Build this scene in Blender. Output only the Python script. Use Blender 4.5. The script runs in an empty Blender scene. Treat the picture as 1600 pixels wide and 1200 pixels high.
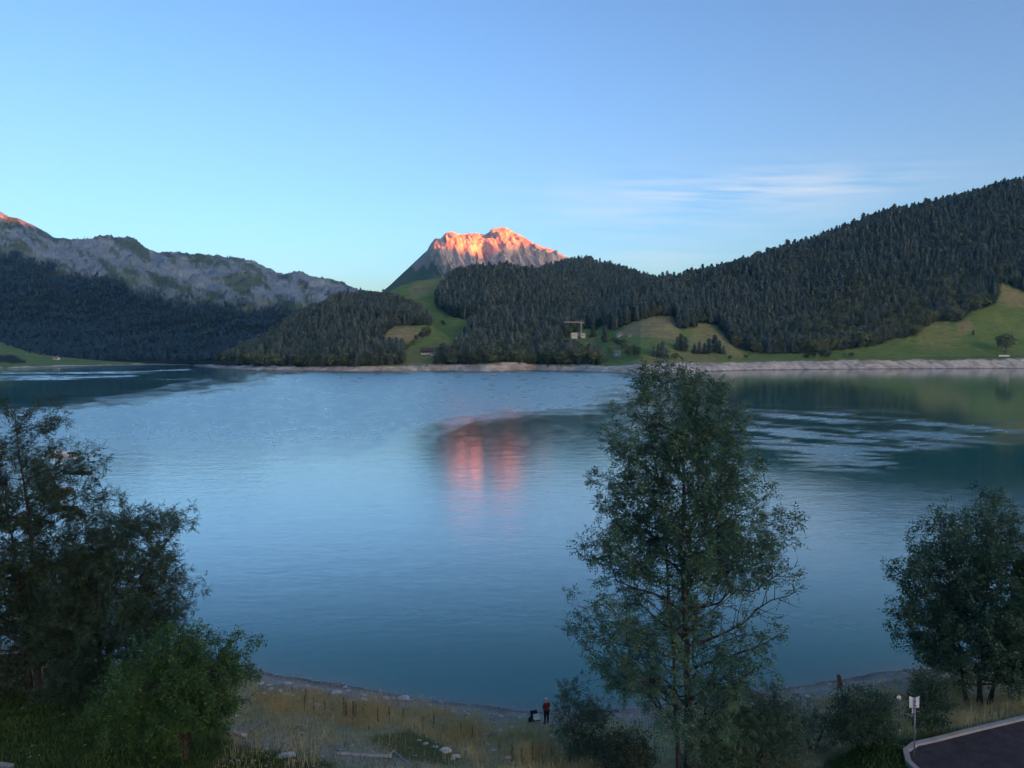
import bpy, math, random
import numpy as np
from mathutils import Vector, Matrix
rad = math.radians
S = bpy.context.scene
COL = S.collection
rng = np.random.default_rng(7)
random.seed(7)

# ------------------------------------------------------------------ camera
H = 26.0                      # camera height above the lake
K = H / 22.0                  # tables below were measured for a 22 m eye height
F = 1202.0                    # focal length in pixels of the 1600x1200 photo
PITCH = math.atan(49.0 / F)
cam = bpy.data.cameras.new('camera')
cam.lens = 36.0 * F / 1600.0
cam.sensor_width = 36.0
cam.clip_start = 0.5
cam.clip_end = 40000.0
camo = bpy.data.objects.new('camera', cam)
camo.location = (0, 0, H)
camo.rotation_euler = (math.pi / 2 - PITCH, 0, 0)
COL.objects.link(camo)
S.camera = camo

# ------------------------------------------------------------------ light
SUN_EL, SUN_AZ = 3.0, 35.0    # azimuth: degrees to the right of straight behind the camera
wd = bpy.data.worlds.new('World')
S.world = wd
wd.use_nodes = True
wn, wl = wd.node_tree.nodes, wd.node_tree.links
sky = wn.new('ShaderNodeTexSky')
sky.sky_type = 'NISHITA'
sky.sun_disc = False
sky.sun_elevation = rad(SUN_EL)
sky.sun_rotation = rad(180 - SUN_AZ)
sky.altitude = 900
sky.air_density = 0.85
sky.dust_density = 4.5
sky.ozone_density = 2.2
bgn = wn['Background']
bgn.inputs[1].default_value = 0.05
tint = wn.new('ShaderNodeMix')
tint.data_type = 'RGBA'
tint.blend_type = 'MULTIPLY'
tint.inputs[0].default_value = 1.0
pre = wn.new('ShaderNodeVectorMath')
pre.operation = 'SCALE'
pre.inputs['Scale'].default_value = 0.1
wl.new(sky.outputs[0], pre.inputs[0])
gam = wn.new('ShaderNodeGamma')                 # a little more contrast than the raw model
gam.inputs[1].default_value = 1.3
wl.new(pre.outputs[0], gam.inputs[0])
wl.new(gam.outputs[0], tint.inputs[6])
tint.inputs[7].default_value = (11.8, 10.1, 9.6, 1)      # camera white balance


def world_clouds():
    """thin cirrus low in the sky: noise along the view direction"""
    tc = wn.new('ShaderNodeTexCoord')
    sep = wn.new('ShaderNodeSeparateXYZ')
    wl.new(tc.outputs['Generated'], sep.inputs[0])

    def m(op, a, b=None, c=None):
        n = wn.new('ShaderNodeMath')
        n.operation = op
        for i, v in enumerate((a, b, c)):
            if v is None:
                continue
            if isinstance(v, (int, float)):
                n.inputs[i].default_value = v
            else:
                wl.new(v, n.inputs[i])
        return n.outputs[0]
    az = m('ARCTAN2', sep.outputs[0], sep.outputs[1])
    el = m('ARCSINE', sep.outputs[2])
    cmb = wn.new('ShaderNodeCombineXYZ')
    wl.new(m('MULTIPLY', az, 6.0), cmb.inputs[0])
    wl.new(m('ADD', m('MULTIPLY', el, 75.0), m('MULTIPLY', az, 5.0)), cmb.inputs[1])
    nz = wn.new('ShaderNodeTexNoise')
    nz.inputs['Scale'].default_value = 1.0
    nz.inputs['Detail'].default_value = 6.0
    nz.inputs['Roughness'].default_value = 0.55
    wl.new(cmb.outputs[0], nz.inputs['Vector'])
    tot = None
    for (a0, e0, sa, se, k) in ((0.335, 0.198, 0.15, 0.018, 0.5), (0.22, 0.185, 0.2, 0.04, 0.4),
                                (0.17, 0.118, 0.10, 0.012, 0.45), (-0.9, 0.16, 0.2, 0.02, 0.5), (1.3, 0.22, 0.3, 0.03, 0.5)):
        da = m('DIVIDE', m('SUBTRACT', az, a0), sa)
        de = m('DIVIDE', m('SUBTRACT', el, e0), se)
        g = m('EXPONENT', m('MULTIPLY', m('ADD', m('MULTIPLY', da, da), m('MULTIPLY', de, de)), -1.0))
        g = m('MULTIPLY', g, k)
        tot = g if tot is None else m('ADD', tot, g)
    mr = wn.new('ShaderNodeMapRange')
    mr.inputs[1].default_value = 0.36
    mr.inputs[2].default_value = 0.68
    wl.new(nz.outputs[0], mr.inputs[0])
    fac = m('MULTIPLY', mr.outputs[0], tot)
    mx = wn.new('ShaderNodeMix')
    mx.data_type = 'RGBA'
    wl.new(fac, mx.inputs[0])
    wl.new(tint.outputs[2], mx.inputs[6])
    mx.inputs[7].default_value = (0.84, 0.84, 0.86, 1)
    wl.new(mx.outputs[2], bgn.inputs[0])


world_clouds()
sl = bpy.data.lights.new('sun', 'SUN')
sl.energy = 2.7
sl.angle = rad(0.3)
sl.color = (1.0, 0.155, 0.015)
slo = bpy.data.objects.new('sun', sl)
SUN_DIR = Vector((math.sin(rad(SUN_AZ)) * math.cos(rad(SUN_EL)), -math.cos(rad(SUN_AZ)) * math.cos(rad(SUN_EL)), math.sin(rad(SUN_EL))))
slo.rotation_euler = SUN_DIR.to_track_quat('Z', 'Y').to_euler()
slo.location = (0, 0, 60)
COL.objects.link(slo)
S.view_settings.view_transform = 'Standard'
S.view_settings.look = 'None'
S.view_settings.exposure = 4.62
S.view_settings.gamma = 1.0
S.view_settings.use_curve_mapping = False
S.render.engine = 'CYCLES'
S.cycles.max_bounces = 6
S.cycles.diffuse_bounces = 2
S.cycles.glossy_bounces = 3
S.cycles.transmission_bounces = 2
S.cycles.transparent_max_bounces = 8
S.cycles.volume_bounces = 1
S.cycles.use_denoising = True
S.cycles.adaptive_threshold = 0.02
S.cycles.caustics_reflective = False
S.cycles.caustics_refractive = False

# ------------------------------------------------------------------ helpers
CP, SP = math.cos(PITCH), math.sin(PITCH)


def ratio(py):
    """rise per metre of depth (world +Y) of the view ray through photo row py"""
    yu = -(np.asarray(py, float) - 600.0) / F
    return (-SP + yu * CP) / (CP + yu * SP)


def side(px, py):
    yu = -(np.asarray(py, float) - 600.0) / F
    return ((np.asarray(px, float) - 800.0) / F) / (CP + yu * SP)


def project(P):
    P = np.asarray(P, float)
    x, y, z = P[..., 0], P[..., 1], P[..., 2] - H
    d = y * CP - z * SP
    u = y * SP + z * CP
    return 800.0 + F * x / d, 600.0 - F * u / d


def interp(x, pts, c=1):
    a = np.array(pts, float)
    return np.interp(x, a[:, 0], a[:, c])


_perm = np.random.default_rng(3).permutation(512)
_perm = np.concatenate([_perm, _perm])
_ga = np.random.default_rng(4).uniform(0, 2 * math.pi, 512)
_gx, _gy = np.cos(_ga), np.sin(_ga)


def perlin(x, y):
    x, y = np.broadcast_arrays(np.asarray(x, float), np.asarray(y, float))
    xi, yi = np.floor(x).astype(int), np.floor(y).astype(int)
    xf, yf = x - xi, y - yi
    u, v = xf * xf * xf * (xf * (xf * 6 - 15) + 10), yf * yf * yf * (yf * (yf * 6 - 15) + 10)

    def g(ix, iy, dx, dy):
        h = _perm[(_perm[ix & 511] + iy) & 511]
        return _gx[h] * dx + _gy[h] * dy
    a = g(xi, yi, xf, yf)
    b = g(xi + 1, yi, xf - 1, yf)
    c = g(xi, yi + 1, xf, yf - 1)
    d = g(xi + 1, yi + 1, xf - 1, yf - 1)
    return (a * (1 - u) + b * u) * (1 - v) + (c * (1 - u) + d * u) * v * 1.0


def fbm(x, y, o=5, gain=0.5):
    s, a, t = 0, 1.0, 0
    for i in range(o):
        s = s + a * perlin(x * 2 ** i + 17.3 * i, y * 2 ** i + 5.1 * i)
        t += a
        a *= gain
    return s / t


def ridged(x, y, o=5, gain=0.5):
    s, a, t = 0, 1.0, 0
    for i in range(o):
        s = s + a * (1 - 2.2 * np.abs(perlin(x * 2 ** i + 31.7 * i, y * 2 ** i + 9.2 * i)))
        t += a
        a *= gain
    return s / t


def smooth(x, a, b):
    t = np.clip((np.asarray(x, float) - a) / (b - a), 0, 1)
    return t * t * (3 - 2 * t)


def in_poly(px, py, poly):
    px, py = np.asarray(px, float), np.asarray(py, float)
    ins = np.zeros(px.shape, bool)
    n = len(poly)
    for i in range(n):
        x1, y1 = poly[i]
        x2, y2 = poly[(i + 1) % n]
        if y1 == y2:
            continue
        c = ((y1 > py) != (y2 > py)) & (px < (x2 - x1) * (py - y1) / (y2 - y1) + x1)
        ins ^= c
    return ins


def mesh_np(name, V, faces, smooth_shade=False, mats=None):
    """faces: an (n,3)/(n,4) array or a list of such arrays"""
    me = bpy.data.meshes.new(name)
    V = np.asarray(V, np.float32)
    if not isinstance(faces, (list, tuple)):
        faces = [faces]
    faces = [np.asarray(f, np.int32) for f in faces if len(f)]
    me.vertices.add(len(V))
    me.vertices.foreach_set('co', V.ravel())
    nl = sum(f.size for f in faces)
    nf = sum(len(f) for f in faces)
    me.loops.add(nl)
    me.polygons.add(nf)
    me.loops.foreach_set('vertex_index', np.concatenate([f.ravel() for f in faces]))
    tot = np.concatenate([np.full(len(f), f.shape[1], np.int32) for f in faces])
    me.polygons.foreach_set('loop_start', np.concatenate([[0], np.cumsum(tot)[:-1]]).astype(np.int32))
    if smooth_shade:
        me.polygons.foreach_set('use_smooth', np.ones(nf, bool))
    me.update(calc_edges=True)
    me.validate()
    return me


def attr(me, name, vals):
    a = me.attributes.new(name, 'FLOAT', 'POINT')
    a.data.foreach_set('value', np.asarray(vals, np.float32).ravel())


def grid_faces(nu, nv):
    i = np.arange((nu - 1) * (nv - 1))
    r, c = i // (nu - 1), i % (nu - 1)
    b = r * nu + c
    return np.stack([b, b + 1, b + nu + 1, b + nu], 1)


def link(name, me, mat=None, parent=None, **props):
    o = bpy.data.objects.new(name, me)
    COL.objects.link(o)
    if mat is not None and me is not None and not me.materials:
        me.materials.append(mat)
    if parent is not None:
        o.parent = parent
    for k, v in props.items():
        o[k] = v
    return o


def thing(name, loc, label, category, group=None, rz=0.0, scale=1.0):
    o = bpy.data.objects.new(name, None)
    COL.objects.link(o)
    o.location = loc
    o.rotation_euler = (0, 0, rz)
    o.scale = (scale,) * 3
    o.empty_display_size = 0.2
    o['label'] = label
    o['category'] = category
    if group:
        o['group'] = group
    return o


class MB:
    """collects simple shapes into one mesh"""

    def __init__(s):
        s.v, s.f = [], []

    def add(s, v, f):
        n = len(s.v)
        s.v += [tuple(map(float, p)) for p in v]
        s.f += [tuple(i + n for i in q) for q in f]

    def box(s, x0, y0, z0, x1, y1, z1):
        v = [(x0, y0, z0), (x1, y0, z0), (x1, y1, z0), (x0, y1, z0), (x0, y0, z1), (x1, y0, z1), (x1, y1, z1), (x0, y1, z1)]
        s.add(v, [(3, 2, 1, 0), (4, 5, 6, 7), (0, 1, 5, 4), (1, 2, 6, 5), (2, 3, 7, 6), (3, 0, 4, 7)])
        return s

    def tube(s, pts, radii, n=8, cap=True):
        P = [Vector(p) for p in pts]
        if isinstance(radii, (int, float)):
            radii = [radii] * len(P)
        b = len(s.v)
        prev = None
        for i, p in enumerate(P):
            d = (P[min(i + 1, len(P) - 1)] - P[max(i - 1, 0)]).normalized()
            if prev is None:
                u = d.orthogonal().normalized()
            else:
                u = (prev - d * prev.dot(d))
                u = u.normalized() if u.length > 1e-6 else d.orthogonal().normalized()
            prev = u
            w = d.cross(u)
            for k in range(n):
                t = 2 * math.pi * k / n
                q = p + (u * math.cos(t) + w * math.sin(t)) * radii[i]
                s.v.append(tuple(q))
        for i in range(len(P) - 1):
            for k in range(n):
                a, c = b + i * n + k, b + i * n + (k + 1) % n
                s.f.append((a, c, c + n, a + n))
        if cap:
            s.f.append(tuple(b + k for k in range(n))[::-1])
            s.f.append(tuple(b + (len(P) - 1) * n + k for k in range(n)))
        return s

    def mesh(s, name, sm=False):
        me = bpy.data.meshes.new(name)
        me.from_pydata(s.v, [], s.f)
        if sm:
            me.polygons.foreach_set('use_smooth', np.ones(len(me.polygons), bool))
        me.update()
        return me

    def build(s, name, mat, parent=None, sm=False, **pr):
        return link(name, s.mesh(name, sm), mat, parent, **pr)


# ------------------------------------------------------------------ materials
class NT:
    def __init__(s, name, rough=0.9, spec=0.2):
        s.m = bpy.data.materials.new(name)
        s.m.use_nodes = True
        s.n, s.l = s.m.node_tree.nodes, s.m.node_tree.links
        s.b = s.n['Principled BSDF']
        s.b.inputs['Roughness'].default_value = rough
        s.b.inputs['Specular IOR Level'].default_value = spec

    def node(s, t, **kw):
        n = s.n.new(t)
        for k, v in kw.items():
            setattr(n, k, v)
        return n

    def noise(s, scale, detail=4, rough=0.55, vec=None, stretch=None, dist=0.0):
        n = s.node('ShaderNodeTexNoise')
        n.inputs['Scale'].default_value = scale
        n.inputs['Detail'].default_value = detail
        n.inputs['Roughness'].default_value = rough
        n.inputs['Distortion'].default_value = dist
        if vec is None:
            vec = s.pos()
        if stretch:
            mp = s.node('ShaderNodeMapping')
            mp.inputs['Scale'].default_value = stretch
            s.l.new(vec, mp.inputs[0])
            vec = mp.outputs[0]
        s.l.new(vec, n.inputs['Vector'])
        return n.outputs[0]

    def pos(s):
        g = s.node('ShaderNodeNewGeometry')
        return g.outputs['Position']

    def attr(s, name):
        a = s.node('ShaderNodeAttribute')
        a.attribute_name = name
        return a.outputs['Fac']

    def map(s, v, a, b, c=0.0, d=1.0):
        n = s.node('ShaderNodeMapRange')
        s.l.new(v, n.inputs[0])
        for i, q in enumerate((a, b, c, d)):
            if isinstance(q, (int, float)):
                n.inputs[i + 1].default_value = q
            else:
                s.l.new(q, n.inputs[i + 1])
        return n.outputs[0]

    def math(s, op, a, b=0.0):
        n = s.node('ShaderNodeMath', operation=op)
        for i, v in enumerate((a, b)):
            if isinstance(v, (int, float)):
                n.inputs[i].default_value = v
            else:
                s.l.new(v, n.inputs[i])
        return n.outputs[0]

    def mix(s, f, a, b, mode='MIX'):
        n = s.node('ShaderNodeMix', data_type='RGBA', blend_type=mode)
        for i, v in ((0, f), (6, a), (7, b)):
            if isinstance(v, (int, float)):
                n.inputs[i].default_value = v
            elif isinstance(v, tuple):
                n.inputs[i].default_value = v + (1,) if len(v) == 3 else v
            else:
                s.l.new(v, n.inputs[i])
        return n.outputs[2]

    def color(s, c):
        if isinstance(c, tuple):
            s.b.inputs['Base Color'].default_value = c + (1,)
        else:
            s.l.new(c, s.b.inputs['Base Color'])
        return s

    def bump(s, h, strength=0.5, dist=0.1):
        n = s.node('ShaderNodeBump')
        n.inputs['Strength'].default_value = strength
        n.inputs['Distance'].default_value = dist
        s.l.new(h, n.inputs['Height'])
        s.l.new(n.outputs[0], s.b.inputs['Normal'])
        return s


def leaf_mat(name, a, b, c=None, scale=0.5, trans=0.0):
    t = NT(name, 0.65, 0.25)
    n = t.noise(scale, 3)
    col = t.mix(t.map(n, 0.35, 0.65), a, b)
    oi = t.node('ShaderNodeObjectInfo')
    if c:
        col = t.mix(t.math('MULTIPLY', oi.outputs['Random'], 0.7), col, c)
    v = t.math('ADD', t.math('MULTIPLY', oi.outputs['Random'], 0.8), 0.6)
    hs = t.node('ShaderNodeHueSaturation')
    t.l.new(v, hs.inputs['Value'])
    t.l.new(col, hs.inputs['Color'])
    t.color(hs.outputs[0])
    if trans:
        tr = t.node('ShaderNodeBsdfTranslucent')
        t.l.new(hs.outputs[0], tr.inputs[0])
        ms = t.node('ShaderNodeMixShader')
        ms.inputs[0].default_value = trans
        t.l.new(t.b.outputs[0], ms.inputs[1])
        t.l.new(tr.outputs[0], ms.inputs[2])
        t.l.new(ms.outputs[0], t.n['Material Output'].inputs[0])
    return t.m


def plain(name, c, rough=0.7, var=0.25, scale=3.0, spec=0.3, metal=0.0):
    t = NT(name, rough, spec)
    t.b.inputs['Metallic'].default_value = metal
    tc = t.node('ShaderNodeTexCoord')
    n = t.noise(scale, 5, vec=tc.outputs['Object'])
    d = tuple(x * (1 - var) for x in c)
    e = tuple(min(1, x * (1 + var)) for x in c)
    t.color(t.mix(t.map(n, 0.3, 0.7), d, e))
    return t.m


M = {}
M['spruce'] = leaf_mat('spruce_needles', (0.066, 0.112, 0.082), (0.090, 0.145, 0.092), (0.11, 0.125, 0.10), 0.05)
M['spruce_haze_tint'] = leaf_mat('spruce_needles_haze_tint', (0.022, 0.058, 0.072), (0.032, 0.072, 0.085), None, 0.02)  # blue of distant haze is put into the needle colour
M['broad'] = leaf_mat('broadleaf_far', (0.080, 0.125, 0.066), (0.115, 0.16, 0.075), (0.14, 0.155, 0.066), 0.1)
M['trunk_far'] = plain('trunk_far', (0.16, 0.14, 0.12))
M['bark'] = plain('bark', (0.055, 0.046, 0.040), 0.95, 0.4, 6.0)
M['ash_leaf'] = leaf_mat('ash_leaves', (0.055, 0.120, 0.066), (0.10, 0.185, 0.10), None, 0.9, 0.15)
M['dark_leaf'] = leaf_mat('dark_leaves', (0.036, 0.078, 0.044), (0.066, 0.120, 0.062), None, 0.8, 0.12)
M['bush_leaf'] = leaf_mat('bush_leaves', (0.036, 0.100, 0.026), (0.075, 0.16, 0.042), None, 0.9, 0.18)
M['shrub_leaf'] = leaf_mat('shrub_leaves', (0.050, 0.105, 0.062), (0.090, 0.155, 0.085), None, 1.2, 0.15)
M['lawn'] = leaf_mat('lawn_blades', (0.060, 0.120, 0.028), (0.10, 0.17, 0.040), None, 0.4)
M['straw'] = leaf_mat('dry_grass_blades', (0.48, 0.42, 0.19), (0.62, 0.54, 0.28), None, 0.35)
M['dock'] = leaf_mat('dry_dock', (0.11, 0.075, 0.040), (0.17, 0.11, 0.055), None, 1.0)
M['stone'] = plain('pale_stone', (0.52, 0.50, 0.46), 0.9, 0.3, 2.5)
M['drift'] = plain('bleached_wood', (0.31, 0.31, 0.30), 0.9, 0.3, 5.0)
M['white'] = plain('white_paint', (0.78, 0.78, 0.76), 0.5, 0.06, 2.0)
M['offwhite'] = plain('weathered_white', (0.62, 0.60, 0.55), 0.8, 0.12, 1.0)
M['wood_dark'] = plain('dark_timber', (0.055, 0.040, 0.030), 0.85, 0.35, 1.5)
M['wood_brown'] = plain('brown_wood', (0.16, 0.085, 0.05), 0.85, 0.35, 4.0)
M['roof_dark'] = plain('dark_roof', (0.075, 0.062, 0.058), 0.85, 0.3, 1.0)
M['roof_grey'] = plain('grey_roof', (0.22, 0.21, 0.21), 0.8, 0.25, 1.0)
M['glass'] = plain('window_glass', (0.02, 0.025, 0.03), 0.12, 0.1, 1.0, 0.5)
M['concrete'] = plain('concrete', (0.38, 0.37, 0.34), 0.9, 0.15, 1.0)
M['steel'] = plain('galvanised_steel', (0.32, 0.33, 0.34), 0.5, 0.15, 6.0, 0.5, 0.5)
M['crane'] = plain('crane_paint', (0.55, 0.53, 0.46), 0.6, 0.1, 1.0)
M['black'] = plain('black_cloth', (0.015, 0.015, 0.017), 0.9, 0.2, 3.0)
M['red'] = plain('red_jacket', (0.22, 0.018, 0.022), 0.8, 0.25, 6.0)
M['skin'] = plain('skin', (0.45, 0.28, 0.2), 0.6, 0.05)
M['hair'] = plain('pale_cap', (0.55, 0.54, 0.52), 0.9, 0.1)
M['hull_red'] = plain('red_brown_hull', (0.10, 0.028, 0.022), 0.5, 0.2, 2.0, 0.4)
M['hull_dark'] = plain('dark_hull', (0.025, 0.03, 0.03), 0.5, 0.2, 2.0, 0.4)


def terrain_mat(name, grass_a, grass_b, dry, wood, rock_a, rock_b, sc):
    """cover attributes: wood (forest floor), dry (hay), rock, bank"""
    t = NT(name, 0.95, 0.1)
    n1 = t.noise(0.012 * sc, 6)
    n2 = t.noise(0.10 * sc, 6, 0.65)
    n3 = t.noise(0.8 * sc, 3)
    g = t.mix(t.map(n1, 0.35, 0.65), grass_a, grass_b)
    g = t.mix(t.math('MULTIPLY', t.map(n2, 0.35, 0.7), 0.5), g, tuple(x * 0.55 for x in grass_a))
    g = t.mix(t.attr('dry'), g, t.mix(t.map(n2, 0.35, 0.65), dry, tuple(x * 0.72 for x in dry)))
    g = t.mix(t.math('MULTIPLY', t.map(n3, 0.4, 0.65), 0.35), g, (0.03, 0.045, 0.012))
    ln = t.noise(0.35 * sc, 4, 0.6, stretch=(0.10, 0.10, 1.6))
    g = t.mix(t.math('MULTIPLY', t.map(ln, 0.45, 0.62), 0.32), g, (0.07, 0.10, 0.03))
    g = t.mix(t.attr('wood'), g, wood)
    r = t.mix(t.map(n2, 0.3, 0.7), rock_a, rock_b)
    r = t.mix(t.math('MULTIPLY', t.map(n3, 0.35, 0.7), 0.5), r, tuple(x * 0.6 for x in rock_a))
    g = t.mix(t.attr('rock'), g, r)
    # shore bank: pale silt and gravel in level strata
    st = t.noise(0.5, 5, stretch=(0.05, 0.05, 3.0))
    sp = t.noise(0.045, 7, 0.65, stretch=(1, 0.5, 1.5), dist=1.0)
    bk = t.mix(t.map(st, 0.3, 0.7), (0.56, 0.51, 0.42), (0.76, 0.70, 0.58))
    bk = t.mix(t.math('MULTIPLY', t.map(sp, 0.42, 0.60), 0.8), bk, (0.26, 0.235, 0.19))
    bk = t.mix(t.math('MULTIPLY', t.map(n2, 0.5, 0.68), 0.45), bk, (0.16, 0.19, 0.09))
    g = t.mix(t.attr('bank'), g, bk)
    wet = t.node('ShaderNodeSeparateXYZ')
    t.l.new(t.pos(), wet.inputs[0])
    g = t.mix(t.map(wet.outputs[2], 0.2, 1.6, 0.75, 0.0), g, (0.085, 0.08, 0.07))
    t.color(g)
    t.bump(t.math('ADD', t.math('MULTIPLY', n2, 3.0), n3), 0.6, 0.5 / sc)
    return t.m


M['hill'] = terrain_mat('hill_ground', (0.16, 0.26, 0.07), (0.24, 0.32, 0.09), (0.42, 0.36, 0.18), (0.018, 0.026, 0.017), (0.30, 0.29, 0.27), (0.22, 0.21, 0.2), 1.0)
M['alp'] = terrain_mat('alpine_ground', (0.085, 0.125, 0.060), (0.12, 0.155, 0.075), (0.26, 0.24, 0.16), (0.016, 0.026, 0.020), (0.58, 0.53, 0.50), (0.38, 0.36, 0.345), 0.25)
M['range'] = terrain_mat('range_ground_haze_tint', (0.070, 0.120, 0.085), (0.095, 0.150, 0.100), (0.26, 0.24, 0.16), (0.016, 0.026, 0.020), (0.23, 0.34, 0.42), (0.125, 0.185, 0.235), 0.25)  # grass and rock carry a painted blue haze tint

# ------------------------------------------------------------------ far terrain
SHORE = [(-500, 577), (0, 576.5), (60, 575), (170, 571.5), (285, 570), (300, 572), (340, 576), (400, 579), (560, 581), (700, 580), (760, 581),
         (830, 579), (900, 580.5), (960, 583.5), (1000, 586), (1060, 583), (1160, 578.5), (1300, 577), (1450, 576), (1600, 575.5), (2200, 575)]


def shore_Y(px):
    py = interp(px, SHORE)
    return -H / ratio(py)


class Hill:
    """solid hill in (a = X/Y, Y) space: base on the lake shore or behind it, crest seen in the photo"""

    def __init__(s, crest, base_Y, base_z, prof, back, namp, nscale, ridge=0.0, bank=True, tree=0.0, rs=1.0, rmask=None, shear=1500.0):
        c = np.array(crest, float)
        Y = c[:, 2] * K
        s.a_c = side(c[:, 0], c[:, 1])
        s.Yc = Y
        s.zc = H + Y * ratio(c[:, 1]) - tree
        s.base_Y, s.base_z, s.prof, s.back = base_Y, base_z, prof, back * K
        s.namp, s.ns, s.ridge, s.bank, s.rs = namp, nscale, ridge, bank, rs
        s.rmask, s.shear = rmask, shear

    def crest_at(s, a):
        return np.interp(a, s.a_c, s.Yc), np.interp(a, s.a_c, s.zc)

    def z(s, a, Y):
        a, Y = np.broadcast_arrays(np.asarray(a, float), np.asarray(Y, float))
        Yc, zc = s.crest_at(a)
        px = 800 + a * F
        Yb = s.base_Y(px)
        zb = s.base_z(px)
        v = (Y - Yb) / np.maximum(Yc - Yb, 30.0)
        f = np.interp(np.clip(v, 0, 1), *zip(*s.prof))
        zz = zb + (zc - zb) * f
        beh = Y > Yc
        zz = np.where(beh, zc - (Y - Yc) * np.maximum(zc + 30, 60) / s.back, zz)
        X = a * Y
        env = np.clip(v * 4, 0, 1) * np.clip((1.0 - v) * 5, 0.05, 1) * np.where(beh, 0.3, 1)
        hgt = np.clip((zc - zb) / 100.0, 0.05, 1)
        zz = zz + fbm(X / s.ns, Y / s.ns, 5) * s.namp * env * hgt
        if s.ridge:
            # gullies and ribs running down the slope
            w = fbm(X / 900 / s.rs, Y / 900 / s.rs, 3) * 1.3
            rr = ridged(X / (260 * s.rs) + w + Y / (s.shear * s.rs), Y / (900 * s.rs) + w, 6, 0.6)
            if s.rmask is not None:
                rr = rr * s.rmask(px)
            zz = zz + rr * s.ridge * env * hgt
        if s.bank:
            d = Y - Yb
            zz = np.where(d < 0, np.minimum(zz, d * 0.4), zz)
        return zz

    def mesh(s, name, pa, pb, nu, rows):
        """rows: list of v values, v<=1 front slope, v>1 behind the crest"""
        px = np.linspace(pa, pb, nu)
        a = (px - 800) / F
        Yc, zc = s.crest_at(a)
        Yb = s.base_Y(px)
        v = np.asarray(rows)[:, None]
        Y = np.where(v <= 1, Yb + v * np.maximum(Yc - Yb, 30), Yc + (v - 1) * s.back)
        A = np.broadcast_to(a, Y.shape)
        Z = s.z(A, Y)
        V = np.stack([A * Y, Y, Z], -1).reshape(-1, 3)
        return V, grid_faces(nu, len(rows))


def bank_profile(bh):
    return bh


def lin(pts):
    return lambda px: interp(px, pts)


def set_cover(me, V, wood, dry, rock, bank):
    for n, v in (('wood', wood), ('dry', dry), ('rock', rock), ('bank', bank)):
        attr(me, n, v)


def soft(px, py, poly, n=5, r=2.5):
    """polygon mask with a ragged, slightly soft edge"""
    s = 0
    jx = fbm(px / 14.0, py / 7.0, 3) * 9
    jy = fbm(px / 14.0 + 40, py / 7.0, 3) * 5
    for i in range(n):
        t = 2 * math.pi * i / n
        s = s + in_poly(px + jx + r * math.cos(t), py + jy + 0.6 * r * math.sin(t), poly)
    return s / n


vrow = np.concatenate([[-0.03, -0.01], np.linspace(0, 0.12, 14), np.linspace(0.13, 1.0, 105), [1.03, 1.08, 1.15, 1.3, 1.6, 2.0]])

# ---- hill A: wooded hill on the right
A_crest = [(840, 560, 1010), (880, 534, 1080), (905, 514, 1150), (930, 497, 1220), (960, 476, 1300), (1000, 452, 1400), (1040, 434, 1460), (1080, 426, 1500),
           (1140, 413, 1520), (1200, 394, 1540), (1260, 376, 1560), (1320, 353, 1580), (1380, 331, 1600), (1440, 319, 1620),
           (1500, 305, 1640), (1560, 286, 1650), (1600, 281, 1660), (1700, 262, 1680), (1900, 260, 1700), (2200, 330, 1700)]
BANK_TOP = 12.0
hillA = Hill(A_crest, shore_Y, lin([(0, 0), (3000, 0)]),
             [(0, 0), (0.045, 0.035), (0.09, 0.05), (0.2, 0.11), (0.35, 0.27), (0.6, 0.58), (0.85, 0.9), (1, 1)], 900, 26, 210, tree=18)
# ---- hill B: middle hill with the meadow, and B2 behind it
B_crest = [(520, 560, 1150), (560, 480, 1500), (600, 457, 1640), (625, 443, 1690), (650, 435, 1720), (690, 431, 1740), (706, 428, 1740), (718, 427, 1740), (740, 423, 1720), (800, 422, 1700),
           (840, 428, 1680), (870, 437, 1660), (900, 450, 1620), (940, 480, 1560), (1000, 530, 1450), (1060, 565, 1100)]
hillB = Hill(B_crest, shore_Y, lin([(0, 0), (3000, 0)]),
             [(0, 0), (0.03, 0.05), (0.08, 0.07), (0.2, 0.14), (0.4, 0.36), (0.7, 0.72), (1, 1)], 900, 22, 190, tree=6)
B2_crest = [(760, 470, 2200), (820, 432, 2300), (850, 415, 2400), (880, 406, 2450), (920, 402, 2450), (960, 410, 2400), (1000, 426, 2300), (1040, 436, 2250),
            (1100, 450, 2200), (1200, 480, 2200)]
hillB2 = Hill(B2_crest, lambda px: np.full(np.shape(px), 1500.0 * K), lin([(0, 30), (3000, 30)]),
              [(0, 0), (0.3, 0.3), (0.7, 0.75), (1, 1)], 1200, 30, 250, bank=False, tree=17)
# ---- hill C: wooded knoll on the left
C_crest = [(286, 567, 1440), (300, 563, 1330), (345, 555, 1230), (380, 541, 1240), (410, 528, 1260), (440, 506, 1290), (470, 489, 1320), (500, 475, 1340), (530, 463, 1360),
           (560, 459, 1370), (600, 458, 1370), (630, 466, 1350), (660, 478, 1320), (690, 493, 1280), (715, 520, 1150), (740, 566, 1010)]
hillC = Hill(C_crest, shore_Y, lin([(0, 0), (3000, 0)]),
             [(0, 0), (0.03, 0.07), (0.08, 0.09), (0.25, 0.28), (0.6, 0.68), (1, 1)], 500, 14, 130, tree=15)

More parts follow.
